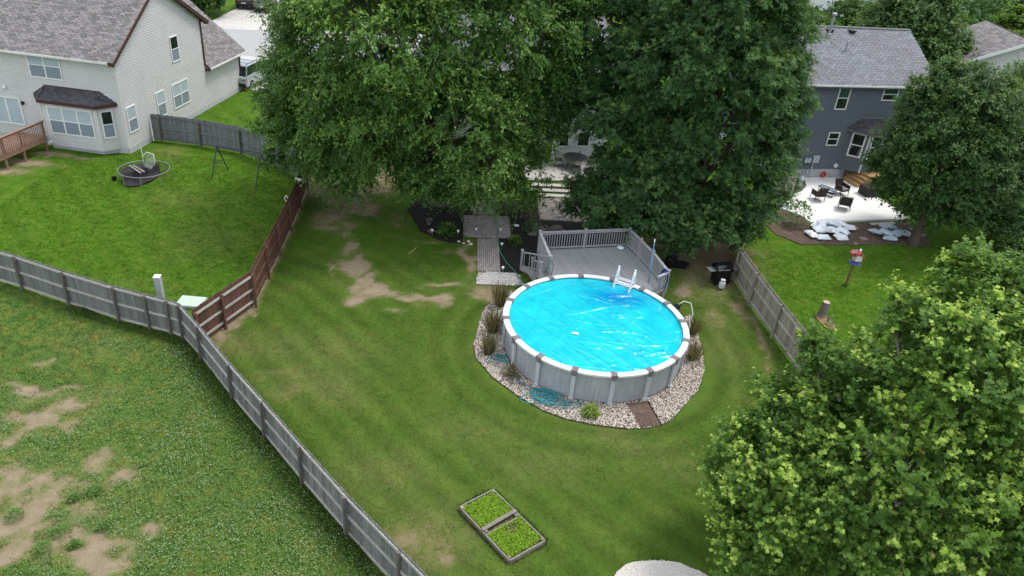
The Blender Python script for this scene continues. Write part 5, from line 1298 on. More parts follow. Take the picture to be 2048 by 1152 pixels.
for i, (x, y, h, r, lb) in enumerate(((41.5, 104, 4.0, 4.0, 'loose pale green bush below the far white house'), (50, 100, 4.4, 4.0, 'loose green bush left of the broad dark tree'), (32.0, 92.0, 3.6, 3.6, 'pale bush showing over the ridge of the blue house'))):
    far_tree(lb, (x, y), h, r, MT['leaf_shrub'], 40 + i, name='leafy_bush', nc=150, leaf=.34)
for i, (x, y, h, r, lb) in enumerate(((53, 108, 11, 6, 'big dark tree at the top edge behind the broad one'), (66, 120, 8, 5, 'tree along the far drive at the top right'), (58, 96, 4, 3.2, 'round bush on the far verge at the top right'), (64, 104, 3.5, 3, 'round bush further along the far verge'))):
    far_tree(lb, (x, y), h, r, MT['leaf_norway'] if i < 2 else MT['leaf_shrub'], 50 + i, name='leafy_tree' if i < 2 else 'leafy_bush', nc=180, leaf=.42)

# small plants
def tuft_plant(name, label, base, r, h, n, mat_, seed, shape='blade', leaf=None, fresh=.4, z0=0.02, cat='plant', spread=1.0, group=None):
    rg = np.random.RandomState(seed); a = rg.uniform(0, 6.28, n); q = rg.rand(n) ** .6
    if shape == 'blade':
        pos = np.stack([base[0] + np.cos(a) * q * r * .35, base[1] + np.sin(a) * q * r * .35, np.full(n, z0)], -1)
        ax = np.stack([np.cos(a) * q * spread * r / h, np.sin(a) * q * spread * r / h, np.ones(n)], -1) + rg.normal(size=(n, 3)) * .13
        nr = np.stack([np.cos(a), np.sin(a), np.full(n, .4)], -1); size = h * rg.uniform(.5, 1.1, n)
    else:
        z = z0 + h * rg.rand(n) ** .8; k = np.sqrt(np.clip(1 - ((z - z0) / h) ** 2, 0, 1))
        pos = np.stack([base[0] + np.cos(a) * q * r * k, base[1] + np.sin(a) * q * r * k, z], -1)
        ax = np.stack([np.cos(a), np.sin(a), rg.uniform(-.2, .6, n)], -1) + rg.normal(size=(n, 3)) * .3; nr = np.array([0, 0, 1.0]) + rg.normal(size=(n, 3)) * .4; size = (leaf or .12) * rg.uniform(.6, 1.2, n)
    name = 'shrub' if 'shrub' in label else name
    me = leaves_mesh(name, pos - np.array([base[0], base[1], 0]), ax, nr, size, shape, mat_, rg.rand(n), np.clip(rg.normal(fresh, .25, n), 0, 1))
    return npobj(name, me, loc=V(base[0], base[1], 0), label=label, cat=cat, **({'group': group} if group else {}))
for i, (p, r, h, lb) in enumerate((((-0.45,28.09), .55, 1.35, 'tall dry ornamental grass nearest the walk corner by the pool'), ((-0.66,25.94), .5, 1.3, 'tan and green ornamental grass clump left of the pool'), ((-0.71,24.39), .45, 1.15, 'green ornamental grass clump on the stones left of the pool foot'), ((7.62,25.35), .55, .95, 'dark dry ornamental grass clump right of the pool foot'), ((7.88,27.24), .5, 1.0, 'straggling dry grass behind the right side of the pool'))):
    tuft_plant('ornamental_grass', lb, p, r, h * .9, 260, MT['leaf_dry'], 60 + i, group='ornamental grasses round the pool')
tuft_plant('small_plant', 'bright yellow green plant on the stones in front of the pool', (3.21,21.14), .26, .38, 160, MT['leaf_bright'], 70, 'slim', .2, .7)
tuft_plant('small_plant', 'pale yellow seedling on the stones below the left pool wall', (0.27,22.99), .22, .5, 120, MT['leaf_dry'], 71, 'slim', .2, .6)
tuft_plant('small_plant', 'small rounded green shrub in the mulch beside the paved landing', (-0.05,34.13), .38, .5, 260, MT['leaf_shrub'], 72, 'kite', .13)
tuft_plant('small_plant', 'leafy green perennial in the dark mulch under the box elder', (-3.60,34.55), .5, .5, 260, MT['leaf_shrub'], 73, 'slim', .3, .2)
tuft_plant('small_plant', 'low green shrub by the rocks behind the landing', (0.73,35.69), .6, .7, 260, MT['leaf_ash'], 74, 'kite', .14, .2)
tuft_plant('small_plant', 'dark spreading shrub beside the shaded walk', (-0.77,37.98), .8, .8, 320, MT['leaf_ash'], 75, 'kite', .16, .2)
tuft_plant('small_plant', 'broad dark shrub below the long white steps', (0.58,39.45), 1.0, .9, 360, MT['leaf_ash'], 76, 'kite', .16, .2)
tuft_plant('small_plant', 'young leafy shrub at the left front corner of the white patio', (15.86,39.78), .75, 1.5, 420, MT['leaf_ash'], 77, 'kite', .17, .4)
tuft_plant('small_plant', 'rounded green shrub growing in the curbed patio bed', (16.91,44.88), .75, 1.2, 420, MT['leaf_shrub'], 78, 'kite', .15, .3)
# weeds in the worn field
for i, (p, r, h, lb) in enumerate((((-13.32,14.39), .24, .26, 'dark green weed tuft alone on bare soil at the left edge'), ((-11.80,14.03), .30, .22, 'low weed mound in the middle of the bare soil'), ((-11.70,15.55), .26, .24, 'clover mound with white flowers at the edge of bare soil'), ((-11.98,13.40), .26, .22, 'weed mound near the bottom left corner'), ((-10.77,14.33), .2, .2, 'small upright weed between two bare patches'), ((-12.12,15.20), .16, .2, 'little dark weed beside the clover mound'), ((-11.23,13.63), .14, .16, 'tiny weed tuft at the foot of the bare slope'))):
    tuft_plant('weed', lb, p, r, h, 260, MT['leaf_clover'], 80 + i, 'kite', .07, .1, group='weeds on the bare soil')
# clover leaves and flowers over the field
rg = np.random.RandomState(5)
X = rg.uniform(-22, 1, 150000); Y = rg.uniform(8.5, 23, 150000); A_ = ground_attrs(X, Y)
ok = (A_['field'] > .3) & (rg.rand(len(X)) < A_['clover'] * 1.1) & (A_['dirt'] < .5) & in_view(X, Y, 24)
X, Y = X[ok][:46000], Y[ok][:46000]; n = len(X); a = rg.uniform(0, 6.28, n)
pos = np.stack([X, Y, rg.uniform(.03, .11, n)], -1); ax = np.stack([np.cos(a), np.sin(a), rg.uniform(-.1, .3, n)], -1)
npobj('clover', leaves_mesh('clover', pos, ax, np.array([0, 0, 1.]) + rg.normal(size=(n, 3)) * .35, .055 * rg.uniform(.6, 1.4, n), 'kite', MT['leaf_clover'], rg.rand(n), np.clip(rg.normal(.1, .2, n), 0, 1)), kind='stuff', label='low clover leaves spread over the field grass', cat='clover')
k = rg.rand(n) < .30 * np.clip(vnoise(X, Y, 1.2, 61) * 2.2 - .8, 0, 1); q = np.stack([X[k], Y[k], rg.uniform(.08, .14, k.sum())], -1)
oc = np.array([(1, 0, 0), (0, 1, 0), (-1, 0, 0), (0, -1, 0), (0, 0, 1), (0, 0, -1)], float) * .014; ot = np.array([(0, 1, 4), (1, 2, 4), (2, 3, 4), (3, 0, 4), (1, 0, 5), (2, 1, 5), (3, 2, 5), (0, 3, 5)])
npobj('clover_flowers', npmesh('clover_flowers', (q[:, None] + oc[None] * rg.uniform(.6, 1.3, (len(q), 1, 1))).reshape(-1, 3), (ot[None] + 6 * np.arange(len(q))[:, None, None]).reshape(-1, 3), mat('white clover flower', (.52, .58, .42), (.36, .44, .27), 30)), kind='stuff', label='tiny white clover flowers dotting the field grass', cat='flowers')

# uncut grass standing along the fence feet
def fringe(name, label, line, off, n, h, m_, seed):
    rg = np.random.RandomState(seed); P = np.array(line); d = np.diff(P, axis=0); L_ = np.hypot(d[:, 0], d[:, 1]); k = rg.choice(len(d), n, p=L_ / L_.sum()); t = rg.rand(n)
    u = d[k] / L_[k][:, None]; nn = np.stack([u[:, 1], -u[:, 0]], -1)
    p = P[k] + d[k] * t[:, None] + nn * (off[0] + (off[1] - off[0]) * rg.rand(n) ** 1.4)[:, None]
    sz = h * rg.uniform(.4, 1.2, n) * (.5 + vnoise(p[:, 0], p[:, 1], .7, 15))
    ax = np.stack([rg.normal(size=n) * .45, rg.normal(size=n) * .45, np.ones(n)], -1); a = rg.uniform(0, 6.28, n)
    npobj(name, leaves_mesh(name, np.stack([p[:, 0], p[:, 1], np.full(n, -.01)], -1), ax, np.stack([np.cos(a), np.sin(a), 0 * a + .3], -1), sz, 'blade', m_, rg.rand(n), np.clip(rg.normal(.2, .2, n), 0, 1)), kind='stuff', label=label, cat='grass')
MT['leaf_fringe'] = leaf_mat('uncut grass', (.045, .095, .022), (.095, .165, .040), (.17, .19, .07))
LEAF['blade'] = (LEAF['blade'][0] * np.array([1, 5, 1]), LEAF['blade'][1])
fringe('fringe_grass', 'uncut grass along the field side of the long grey fence', FENCE_FRONT[2:], (.03, .45), 15000, .17, MT['leaf_fringe'], 1)
fringe('fringe_grass', 'uncut grass along the inner side of the long grey fence', FENCE_FRONT[2:], (-.22, -.03), 7000, .12, MT['leaf_fringe'], 2)
fringe('fringe_grass', 'uncut grass on the feeder side of the tan grey fence', FENCE_RIGHT[3:], (-.25, -.03), 3500, .15, MT['leaf_fringe'], 3)
fringe('fringe_grass', 'uncut grass round the raised garden bed', [tuple(p) for p in HARD[2]] + [tuple(HARD[2][0])], (-.10, .02), 2200, .10, MT['leaf_fringe'], 4)

# ------------------------------------------------------------------ raised bed in the lawn
bc = [V((-0.97,16.16,0.15)), V((-0.01,16.99,0.15)), V((1.63,15.18,0.15)), V((0.63,14.35,0.15))]
bc = [V(p.x, p.y, 0) for p in bc]
rb = root('raised_bed', 'rectangular raised garden bed with silvery plank sides full of seedlings', 'raised bed', bc[3])
for i in range(4):
    p, q = bc[i], bc[(i + 1) % 4]; d = (q - p).normalized(); mb = MB(); off = .0 if i % 2 else .02
    mb.beam(p + d * off + V(0, 0, .07), q - d * off + V(0, 0, .07), .04, .17); obj('plank', mb, MT['bed_wood'], rb)
m0, m1 = bc[0].lerp(bc[3], .5), bc[1].lerp(bc[2], .5)
mb = MB(); mb.beam(m0.lerp(bc[3], .08) + V(0, 0, .09), m1.lerp(bc[2], .08) + V(0, 0, .09), .035, .13); obj('plank', mb, MT['bed_wood'], rb)
for p, s in ((bc[0], bc[2]), (bc[1], bc[3]), (bc[2], bc[0]), (bc[3], bc[1]), (m0, m1), (m1, m0)):
    c = p + (s - p).normalized() * .09; mb = MB(); mb.box((c.x, c.y, .08), (.085, .085, .20), .5); obj('stake', mb, MT['bed_wood'], rb)
mb = MB(); mb.prism([(p.x, p.y) for p in bc], -.02, .07); obj('soil', mb, MT['soil'], rb)
rg = np.random.RandomState(8); n = 9500; s, t = rg.uniform(.03, .97, n), rg.uniform(.03, .97, n)
keep = (np.abs(t - .5) > .035) & ~((np.hypot((s - .62) * 1.2, (t - .64) * 2.4) < .20) & (rg.rand(n) < .75)); s, t = s[keep], t[keep]; n = len(s)
P_ = np.array([tuple(p) for p in bc]); pos = P_[0] + (P_[1] - P_[0]) * s[:, None] + (P_[3] - P_[0]) * t[:, None]; pos[:, 2] = .07 + rg.uniform(0, .10, n); a = rg.uniform(0, 6.28, n)
npobj('seedlings', leaves_mesh('seedlings', pos - np.array(rb.location), np.stack([np.cos(a), np.sin(a), rg.uniform(.1, .9, n)], -1), np.array([0, 0, 1.]) + rg.normal(size=(n, 3)) * .4, .045 * rg.uniform(.6, 1.5, n), 'kite', MT['leaf_veg'], rg.rand(n), np.clip(rg.normal(.3, .3, n), 0, 1)), rb, loc=V(0, 0, 0), kind='stuff')
mb = MB(); mb.beam(m0.lerp(bc[0], .06) + V(0, 0, .20), m1.lerp(bc[1], .10) + V(0, 0, .205), .12, .03)
obj('loose_plank', mb, MT['bed_wood'], label='loose silvery plank lying across the raised garden bed', cat='plank')
# crushed stone pad at the bottom edge
pad = [(3.52,14.05),(3.67,14.45),(3.96,14.71),(4.45,14.90),(5.04,14.98),(5.56,14.90),(6.08,14.72),(6.39,14.48),(6.54,14.13),(6.05,12.98),(3.76,12.74)]
mb = MB(); mb.prism(rough(pad, .25, .04), -.05, .015); obj('gravel_pad', mb, MT['gravel_pale'], kind='structure', label='round pad of pale crushed stone at the bottom edge', cat='gravel pad')
stones('gravel', 'pale crushed stone grains on the round pad', pad, 2600, .02, MT['gravel_pale'], None, .018)

# ------------------------------------------------------------------ left yard
tr = root('trampoline', 'round trampoline with collapsed black mat beside the tan house', 'trampoline', (-21.05,38.43,0.00))
TC = V((-20.75,38.01,0.62)); TR = 1.3
mb = MB(); mb.tube([TC + V(TR * math.cos(i * PI / 24), TR * math.sin(i * PI / 24), 0) for i in range(49)], .019, 8, cap=False); obj('frame', mb, MT['metal_grey'], tr, smooth=True)
for i in range(8):
    a = 2 * PI * i / 8 + .3; p = TC + V(TR * math.cos(a), TR * math.sin(a), 0); mb = MB(); mb.tube([p, V(p.x, p.y, .0)], .022, 6); obj('leg', mb, MT['metal_grey'], tr)
spm = MB(); spm.tube([(0, 0, 0), (.17, 0, -.01)], .014, 5); spm = _mesh('spring', spm.v, spm.f, MT['metal_dark'], False)
for i in range(48):
    a = 2 * PI * i / 48
    instance('spring', spm, Matrix.Translation(TC + V(TR * math.cos(a), TR * math.sin(a), 0)) @ Matrix.Rotation(a + PI, 4, 'Z'), tr)
# the mat: left part taut, right part torn and hanging
n_ = 22; vs, fs = [], []
for j in range(n_ + 1):
    for i in range(n_ + 1):
        u, v = i / n_ * 2 - 1, j / n_ * 2 - 1; x, y = u * math.sqrt(1 - v * v / 2) * 1.12, v * math.sqrt(1 - u * u / 2) * 1.12
        f = x * .86 - y * .5 + .28; sag = -.06 + .05 * math.sin(3 * x) * math.sin(2.6 * y)
        if f > 0: sag -= min(.5, f * 1.6); x, y = x - f * .55, y - f * .1 
        vs.append((TC.x + x, TC.y + y, max(.03, TC.z + sag)))
for j in range(n_):
    for i in range(n_): fs.append((j * (n_ + 1) + i, j * (n_ + 1) + i + 1, (j + 1) * (n_ + 1) + i + 1, (j + 1) * (n_ + 1) + i))
mb = MB(); mb.add(vs, fs); obj('mat', mb, MT['mat_black'], tr, smooth=True)
for (p, q, lb) in (((-21.65,38.23,0.64), (-20.65,37.45,0.60), 'longer pale plank lying on the torn trampoline mat'), ((-21.51,38.34,0.64), (-20.54,37.63,0.60), 'shorter pale plank lying beside another on the trampoline mat')):
    mb = MB(); mb.beam(p, q, .10, .03); obj('loose_plank', mb, MT['bed_wood'], label=lb, cat='plank')
gn = root('goal_net', 'small bent pale goal frame with torn net behind the trampoline', 'goal', (-20.74,38.36,0.62))
c = V((-20.74,38.36,0.62)); w1 = [c + V(-.12, 0, 0), c + V(-.18, .05, .55), c + V(.05, .1, .80), c + V(.42, .1, .72), c + V(.50, .0, .3), c + V(.25, -.1, -.1)]
mb = MB(); mb.tube(w1, .028, 6); obj('frame', mb, MT['net_pale'], gn, smooth=True)
mb = MB(); mb.tube([c + V(-.2, .1, .5), c + V(-.22, .1, 1.15)], .018, 6); obj('upright', mb, MT['plastic_white'], gn)
mb = MB()
for i in range(9):
    f = i / 8; a = w1[0].lerp(w1[1], f) if f < .5 else w1[1].lerp(w1[2], f * 2 - 1); b = w1[5].lerp(w1[4], f) if f < .5 else w1[4].lerp(w1[3], f * 2 - 1)
    mb.tube([a, a.lerp(b, .5) + V(0, .1, -.06), b], .008, 4)
    g_ = V(w1[0]).lerp(w1[5], f); h_ = w1[2].lerp(w1[3], f); mb.tube([g_, g_.lerp(h_, .5) + V(0, .12, 0), h_], .008, 4)
obj('net', mb, MT['net_pale'], gn)
sw = root('swing_frame', 'dark blue steel swing frame standing empty in the left yard', 'swing frame', (-17.41,39.32))
ta, tb = V((-17.21,39.56,1.72)), V((-14.59,39.12,1.72)); ax_ = (tb - ta).normalized(); sd_ = V(-ax_.y, ax_.x, 0)
mb = MB(); mb.tube([ta - ax_ * .05, tb + ax_ * .05], .035, 8); obj('top_bar', mb, MT['metal_blue'], sw)
for p in (ta, tb):
    for s in (-1, 1):
        q = V(p.x, p.y, 0) + sd_ * s * .85; mb = MB(); mb.tube([p, q], .03, 8); obj('leg', mb, MT['metal_blue'], sw)
    mb = MB(); mb.tube([p.lerp(V(p.x, p.y, 0) + sd_ * .85, .55), p.lerp(V(p.x, p.y, 0) - sd_ * .85, .55)], .02, 6); obj('brace', mb, MT['metal_blue'], sw)
c = V(*(-22.25,37.54), 0); mb = MB(); mb.lathe(c, [(.10, 0), (.14, .16), (.145, .18), (.11, .17), (.08, .03)], 12); obj('pot', mb, MT['plastic_black'], label='small black plastic pot on the grass beside the trampoline', cat='pot')
up_ = root('utility_post', 'pale grey square utility post behind the long fence', 'utility post', (-14.58,26.25))
c = V(*(-14.58,26.25), 0); mb = MB(); mb.box(c + V(0, 0, .5), (.24, .24, 1.05), .1); obj('body', mb, MT['utility_grey'], up_)
mb = MB(); mb.box(c + V(0, 0, 1.04), (.27, .27, .05), .1); obj('cap', mb, MT['plastic_white'], up_)
ub_ = root('utility_pad', 'pale green flat utility lid on the grass in the fence corner', 'utility lid', (-13.25,26.08))
c = V(*(-13.22,26.05), 0); mb = MB(); mb.box(c + V(0, 0, .05), (1.05, .8, .12), .02); obj('frame', mb, MT['utility_grey'], ub_)
for s_ in (-1, 1): mb = MB(); mb.box(c + V(s_ * .255, 0, .115), (.5, .76, .02), .02); obj('lid', mb, MT['utility_green'], ub_)
fl_ = root('flood_lamp', 'small white double flood lamp on top of the brown fence', 'lamp', V((-11.51,35.94,1.75)))
c = V((-11.51,35.94,1.75)); 
for s in (-1, 1): 
    mb = MB(); mb.cyl(c + V(s * .02, 0, 0), c + V(s * .16, -.08, -.03 * s), .05, .075, 8); obj('head', mb, MT['plastic_white'], fl_)
mb = MB(); mb.box(c + V(0, 0, -.06), (.1, .1, .1)); obj('base', mb, MT['plastic_white'], fl_)
pq = root('fence_plaque', 'small white oval ring plaque hanging on the brown fence', 'plaque', V((-11.61,34.07,1.45)))
c = V((-11.61,34.07,1.45)) ; mb = MB(); mb.tube([c + V(.08 * math.cos(i * PI / 8), -.02, .15 * math.sin(i * PI / 8)) for i in range(17)], .02, 6, False); obj('ring', mb, MT['plastic_white'], pq)
# under the big tree: pots, lanterns, fallen twig, rocks
for (p, lb, h) in (((-4.64,35.53), 'weathered clay pot on the dark mulch by the trunk', .28), ((-4.41,34.61), 'small clay saucer lying in front of the weathered pot', .08)):
    mb = MB(); mb.lathe(V(*p, .02), [(.10, 0), (.18, h), (.20, h + .02), (.16, h), (.09, .03)], 14); obj('pot', mb, MT['rock'], label=lb, cat='pot')
def solar(p, lb):
    rt = root('solar_light', lb, 'garden light', (p[0], p[1], .02), group='stake lights along the walk')
    mb = MB(); mb.cyl(V(*p, .02), V(*p, .30), .012, n=6); obj('stake', mb, MT['metal_grey'], rt)
    mb = MB(); mb.lathe(V(*p, .28), [(.04, 0), (.055, .02), (.05, .09), (.075, .10), (.02, .13)], 10); obj('head', mb, MT['plastic_white'], rt)
for p, lb in (((-4.31,34.28), 'white stake light in the mulch beside the clay saucer'), ((-3.00,34.44), 'white stake light at the left front corner of the landing'), ((-2.88,38.25), 'white stake light in the dark mulch left of the shaded walk'), ((-0.87,35.06), 'white stake light on the front edge of the landing'), ((-0.51,30.99), 'white stake light by the walk corner near the deck steps'), ((-0.70,33.44), 'white stake light right of the narrow walk'), ((-2.11,34.86), 'white stake light on the landing where the walk begins')): solar(p, lb)
for p, lb in (((-0.06,36.32), 'pale stone disc lying in the mulch right of the landing'), ((0.96,36.23), 'white garden ornament standing among the rocks')):
    mb = MB(); mb.lathe(V(*p, .03), [(.12, 0), (.15, .04), (.06, .07), (.05, .05)] if 'disc' in lb else [(.07, 0), (.09, .1), (.05, .18), (.07, .24), (.02, .3)], 10); obj('garden_ornament', mb, MT['plastic_white'], label=lb, cat='ornament')
rk = random.Random(2)
for i, (p, lb) in enumerate((((1.15,36.02), 'field stone beside the white garden ornament'), ((1.47,36.52), 'tall field stone at the back of the rock pile'), ((1.79,36.09), 'broad flat field stone in the middle of the rock pile'), ((2.11,36.47), 'field stone at the back right of the rock pile'), ((2.38,36.03), 'field stone right of the broad flat one behind the deck rail'), ((1.55,35.56), 'field stone at the front of the rock pile by the deck rail'), ((0.84,35.47), 'field stone standing apart left of the rock pile'))):
    s = rk.uniform(.2, .42); mb = MB(); mb.blob((p[0], p[1], .05), (s, s * rk.uniform(.5, .8), s * .45), i, .2)
    obj('rock', mb, MT['rock'], label=lb, cat='rock', group='field stones behind the deck')
for i, (p, lb) in enumerate((((-2.89,33.89), 'pale stone farthest left beside the narrow walk'), ((-2.64,33.77), 'pale stone in the soil between landing and lawn'), ((-2.42,34.04), 'pale stone close under the landing edge'), ((-2.26,33.73), 'pale stone touching the left edge of the narrow walk'))):
    mb = MB(); mb.blob((p[0], p[1], .02), (.09, .07, .05), i, .25); obj('pale_stone', mb, MT['stone'], label=lb, cat='stone', group='pale stones beside the walk')
mb = MB(); mb.tube([V((-5.16,32.11,0.03)), V((-4.98,32.36,0.06)), V((-4.88,32.85,0.04))], .018, 5); obj('fallen_twig', mb, MT['cut_wood'], label='pale fallen twig lying on the shaded lawn', cat='twig')
# ------------------------------------------------------------------ white house terrace
def chair_metal(name, label, loc, rz, group):
    rt = root(name, label, 'chair', loc, rz, group, local=True)
    mb = MB(); mb.box((0, 0, .44), (.46, .46, .025)); obj('seat', mb, MT['metal_dark'], rt)
    for x in (-.21, .21):
        for y in (-.21, .21): mb = MB(); mb.tube([(x, y, .44), (x * 1.08, y * 1.1, 0)], .014, 5); obj('leg', mb, MT['metal_dark'], rt)
    mb = MB(); mb.tube([(-.22, -.22, .44), (-.23, -.30, 1.0), (.23, -.30, 1.0), (.22, -.22, .44)], .015, 5); mb.tube([(-.22, -.23, .55), (.23, -.30, .98)], .01, 4); mb.tube([(.22, -.23, .55), (-.23, -.30, .98)], .01, 4); obj('backrest', mb, MT['metal_dark'], rt)
    for x in (-.25, .25): mb = MB(); mb.tube([(x, -.24, .66), (x, .18, .66), (x * .92, .2, .44)], .014, 5); obj('armrest', mb, MT['metal_dark'], rt)
    return rt
TP = [V(*p, 0) for p in [(1.10,43.89),(4.30,44.34),(5.39,47.63),(1.71,47.43)]]
mb = MB(); mb.prism([(p.x, p.y) for p in (V((-0.11,42.77,0.00)), V((5.08,43.70,0.00)), V((5.91,46.57,0.00)), V((0.39,47.28,0.00)))], -.05, .10); obj('terrace', mb, MT['concrete'], kind='structure', label='pale concrete terrace behind the white house under the table', cat='terrace')
for i, (p, q, lb) in enumerate((((0.58,42.21), (4.17,42.67), 'upper long pale step below the concrete terrace'), ((0.59,41.44), (3.98,41.85), 'middle long pale step below the concrete terrace'), ((0.61,40.69), (3.86,41.07), 'lowest long pale step meeting the paved terrace'))):
    p, q = V(*p, 0), V(*q, 0)
    mb = MB(); mb.beam(p + V(0, 0, .05), q + V(0, 0, .05), .42, .10 - .02 * i); obj('step', mb, MT['concrete'], label=lb, cat='step')
tb_ = root('garden_table', 'dark green metal dining table on the white house terrace', 'table', (3.32,45.47))
c = V(*(3.26,45.63), .1); mb = MB(); mb.lathe(c + V(0, 0, .70), [(.02, 0), (.78, 0), (.80, .02), (.78, .035), (.02, .035)], 20); obj('tabletop', mb, MT['metal_dark'], tb_)
for i in range(4): a = i * PI / 2 + .6; mb = MB(); mb.tube([c + V(.55 * math.cos(a), .55 * math.sin(a), .7), c + V(.62 * math.cos(a), .62 * math.sin(a), 0)], .02, 6); obj('leg', mb, MT['metal_dark'], tb_)
for a, lb in ((-1.55, 'dark metal chair in front of the terrace table'), (1.5, 'dark metal chair between the terrace table and the white wall'), (3.1, 'dark metal chair at the left end of the terrace table'), (.05, 'dark metal chair at the right end of the terrace table')):
    chair_metal('garden_chair', lb, c + V(1.02 * math.cos(a), .95 * math.sin(a), 0), a + PI / 2, 'chairs around the terrace table')
bn = root('plant_bench', 'dark metal side table by the corner of the white house', 'side table', (4.67,46.71))
c2 = V(*(4.60,46.51), .1); mb = MB(); mb.box(c2 + V(0, 0, .5), (.8, .4, .04), .26); obj('tabletop', mb, MT['metal_dark'], bn)
for x in (-.36, .36):
    for y in (-.16, .16): mb = MB(); mb.tube([c2 + V(x, y + x * .26, .5), c2 + V(x, y + x * .26, 0)], .015, 5); obj('leg', mb, MT['metal_dark'], bn)
tuft_plant('potted_plant', 'small leafy potted plant on the dark side table', (c2.x, c2.y), .25, .4, 140, MT['leaf_shrub'], 90, 'slim', .2, .2, z0=.64)
# grill and gas bottle
gr = root('grill', 'black barbecue grill under the ash tree by the fence', 'grill', (9.96,31.96))
c = V(*(9.98,32.07), 0); mb = MB(); mb.box(c + V(0, 0, .42), (.75, .5, .7), .3); obj('cart', mb, MT['plastic_black'], gr)
mb = MB(); q = [(-.32, .72), (-.32, .9), (-.2, 1.08), (.12, 1.1), (.3, .95), (.32, .72)]; ca, sa = math.cos(.3), math.sin(.3)
mb.add([(c.x + x * ca - y * sa, c.y + x * sa + y * ca, z) for x in (-.42, .42) for y, z in q], [tuple(range(6)), tuple(range(11, 5, -1))] + [(i, 6 + i, 6 + (i + 1) % 6, (i + 1) % 6) for i in range(6)]); obj('lid', mb, MT['gloss_black'], gr)
mb = MB(); mb.tube([c + V(-.3, -.42, .88), c + V(.3, -.25, .88)], .018, 6); obj('handle', mb, MT['metal_grey'], gr)
for s in (-1, 1): mb = MB(); mb.box(c + V(s * .58 * ca, s * .58 * sa, .8), (.34, .42, .03), .3); obj('side_shelf', mb, MT['metal_grey'], gr)
gb = root('gas_bottle', 'white propane bottle standing on the grass beside the grill', 'gas bottle', (9.98,31.53))
c = V(*(9.98,31.53), 0); mb = MB(); mb.lathe(c, [(.10, 0), (.10, .03), (.15, .06), (.155, .12), (.155, .30), (.12, .38), (.04, .41)], 16); obj('tank', mb, MT['steel_white'], gb, smooth=True)
mb = MB()
for a in range(3): mb.bar(c + V(.1 * math.cos(a * 2.1), .1 * math.sin(a * 2.1), .37), c + V(.1 * math.cos(a * 2.1), .1 * math.sin(a * 2.1), .47), (.06, 0, 0), (0, .012, 0))
mb.lathe(c + V(0, 0, .46), [(.115, 0), (.12, .015), (.115, .03)], 12); obj('collar', mb, MT['steel_white'], gb); mb = MB(); mb.cyl(c + V(0, 0, .4), c + V(0, 0, .45), .03); obj('valve', mb, MT['metal_grey'], gb)

# ------------------------------------------------------------------ white patio of the blue house
pp = [(18.32,47.68),(21.55,48.65),(21.91,48.11),(22.27,47.06),(22.79,45.11),(23.16,43.65),(23.45,42.24),(16.89,40.34),(16.60,41.25),(15.61,42.11),(15.25,43.08),(16.19,44.31),(17.01,44.66),(17.71,45.23),(18.29,46.20),(18.45,47.10)]
mb = MB(); mb.prism(pp, -.08, .10); obj('patio', mb, MT['concrete_new'], kind='structure', label='bright white concrete patio behind the slate blue house', cat='patio')
bed('curved soil bed set into the left side of the white patio', [(16.19,44.31),(17.01,44.66),(17.71,45.23),(18.29,46.20),(18.45,47.10),(18.29,47.58),(17.15,46.69),(16.10,45.18)], z=.07)
mb = MB(); cb_ = [V(x, y, .12) for x, y in [(16.04,44.19),(17.00,44.62),(17.70,45.19),(18.27,46.15),(18.44,47.05)]]; 
for p, q in zip(cb_[:-1], cb_[1:]): mb.beam(p, q, .16, .10)
obj('curb', mb, MT['rock'], label='grey curb curving round the patio bed', cat='curb')
bed('brown soil strip with paving blocks along the front of the white patio', [(15.57,41.95),(16.60,41.03),(16.83,40.12),(23.36,42.01),(23.79,40.78),(23.18,38.71),(21.14,38.55),(17.77,37.74),(15.46,37.39),(14.47,38.31),(14.07,39.53)], 'soil', .02, 'soil_strip')
for lb, c_, r_ in (('white garden statue at the rim of the curved patio bed', (17.82,45.84), .16),):
    mb = MB(); mb.lathe(V(*c_, .1), [(.14, 0), (.17, .1), (.1, .3), (.16, .5), (.1, .66), (.04, .74)], 10); obj('statue', mb, MT['utility_grey'], label=lb, cat='statue')
def wicker_chair(label, loc, rz):
    rt = root('patio_armchair', label, 'armchair', V(loc[0], loc[1], .1), rz, 'wicker armchairs on the white patio', local=True)
    mb = MB(); mb.box((0, .02, .33), (.6, .56, .10)); obj('seat', mb, MT['wicker'], rt)
    mb = MB(); mb.box((0, .05, .41), (.52, .5, .09)); obj('cushion', mb, MT['cushion'], rt)
    for i in range(7): mb = MB(); mb.bar((-.29, -.24 - .03 * i, .42 + i * .075), (.29, -.24 - .03 * i, .42 + i * .075), (0, .03, 0), (0, -.02, .066)); obj('slat', mb, MT['wicker'], rt)
    mb = MB(); mb.tube([(-.31, -.22, .3), (-.31, -.46, .96), (.31, -.46, .96), (.31, -.22, .3)], .022, 6); obj('back_frame', mb, MT['wicker'], rt)
    for x in (-.32, .32):
        mb = MB(); mb.bar((x, -.34, .62), (x, .3, .60), (.075, 0, 0), (0, 0, .04)); mb.bar((x, -.3, .45), (x, .28, .45), (.02, 0, 0), (0, 0, .3)); obj('armrest', mb, MT['wicker'], rt)
        for y in (-.26, .28): mb = MB(); mb.tube([(x, y, .6 if y > 0 else .35), (x * 1.03, y * 1.05, 0)], .022, 6); obj('leg', mb, MT['wicker'], rt)
    return rt
wicker_chair('dark wicker armchair turned towards the camera beside the wooden steps', (20.28,45.26), math.radians(180 + 25))
wicker_chair('dark wicker armchair left of the glass table', (18.38,43.95), math.radians(12))
wicker_chair('dark wicker armchair standing alone with its slatted back to the camera', (19.67,42.87), math.radians(-18))
gt = root('glass_table', 'low black framed glass coffee table on the white patio', 'table', V(*(19.29,44.95), .1))
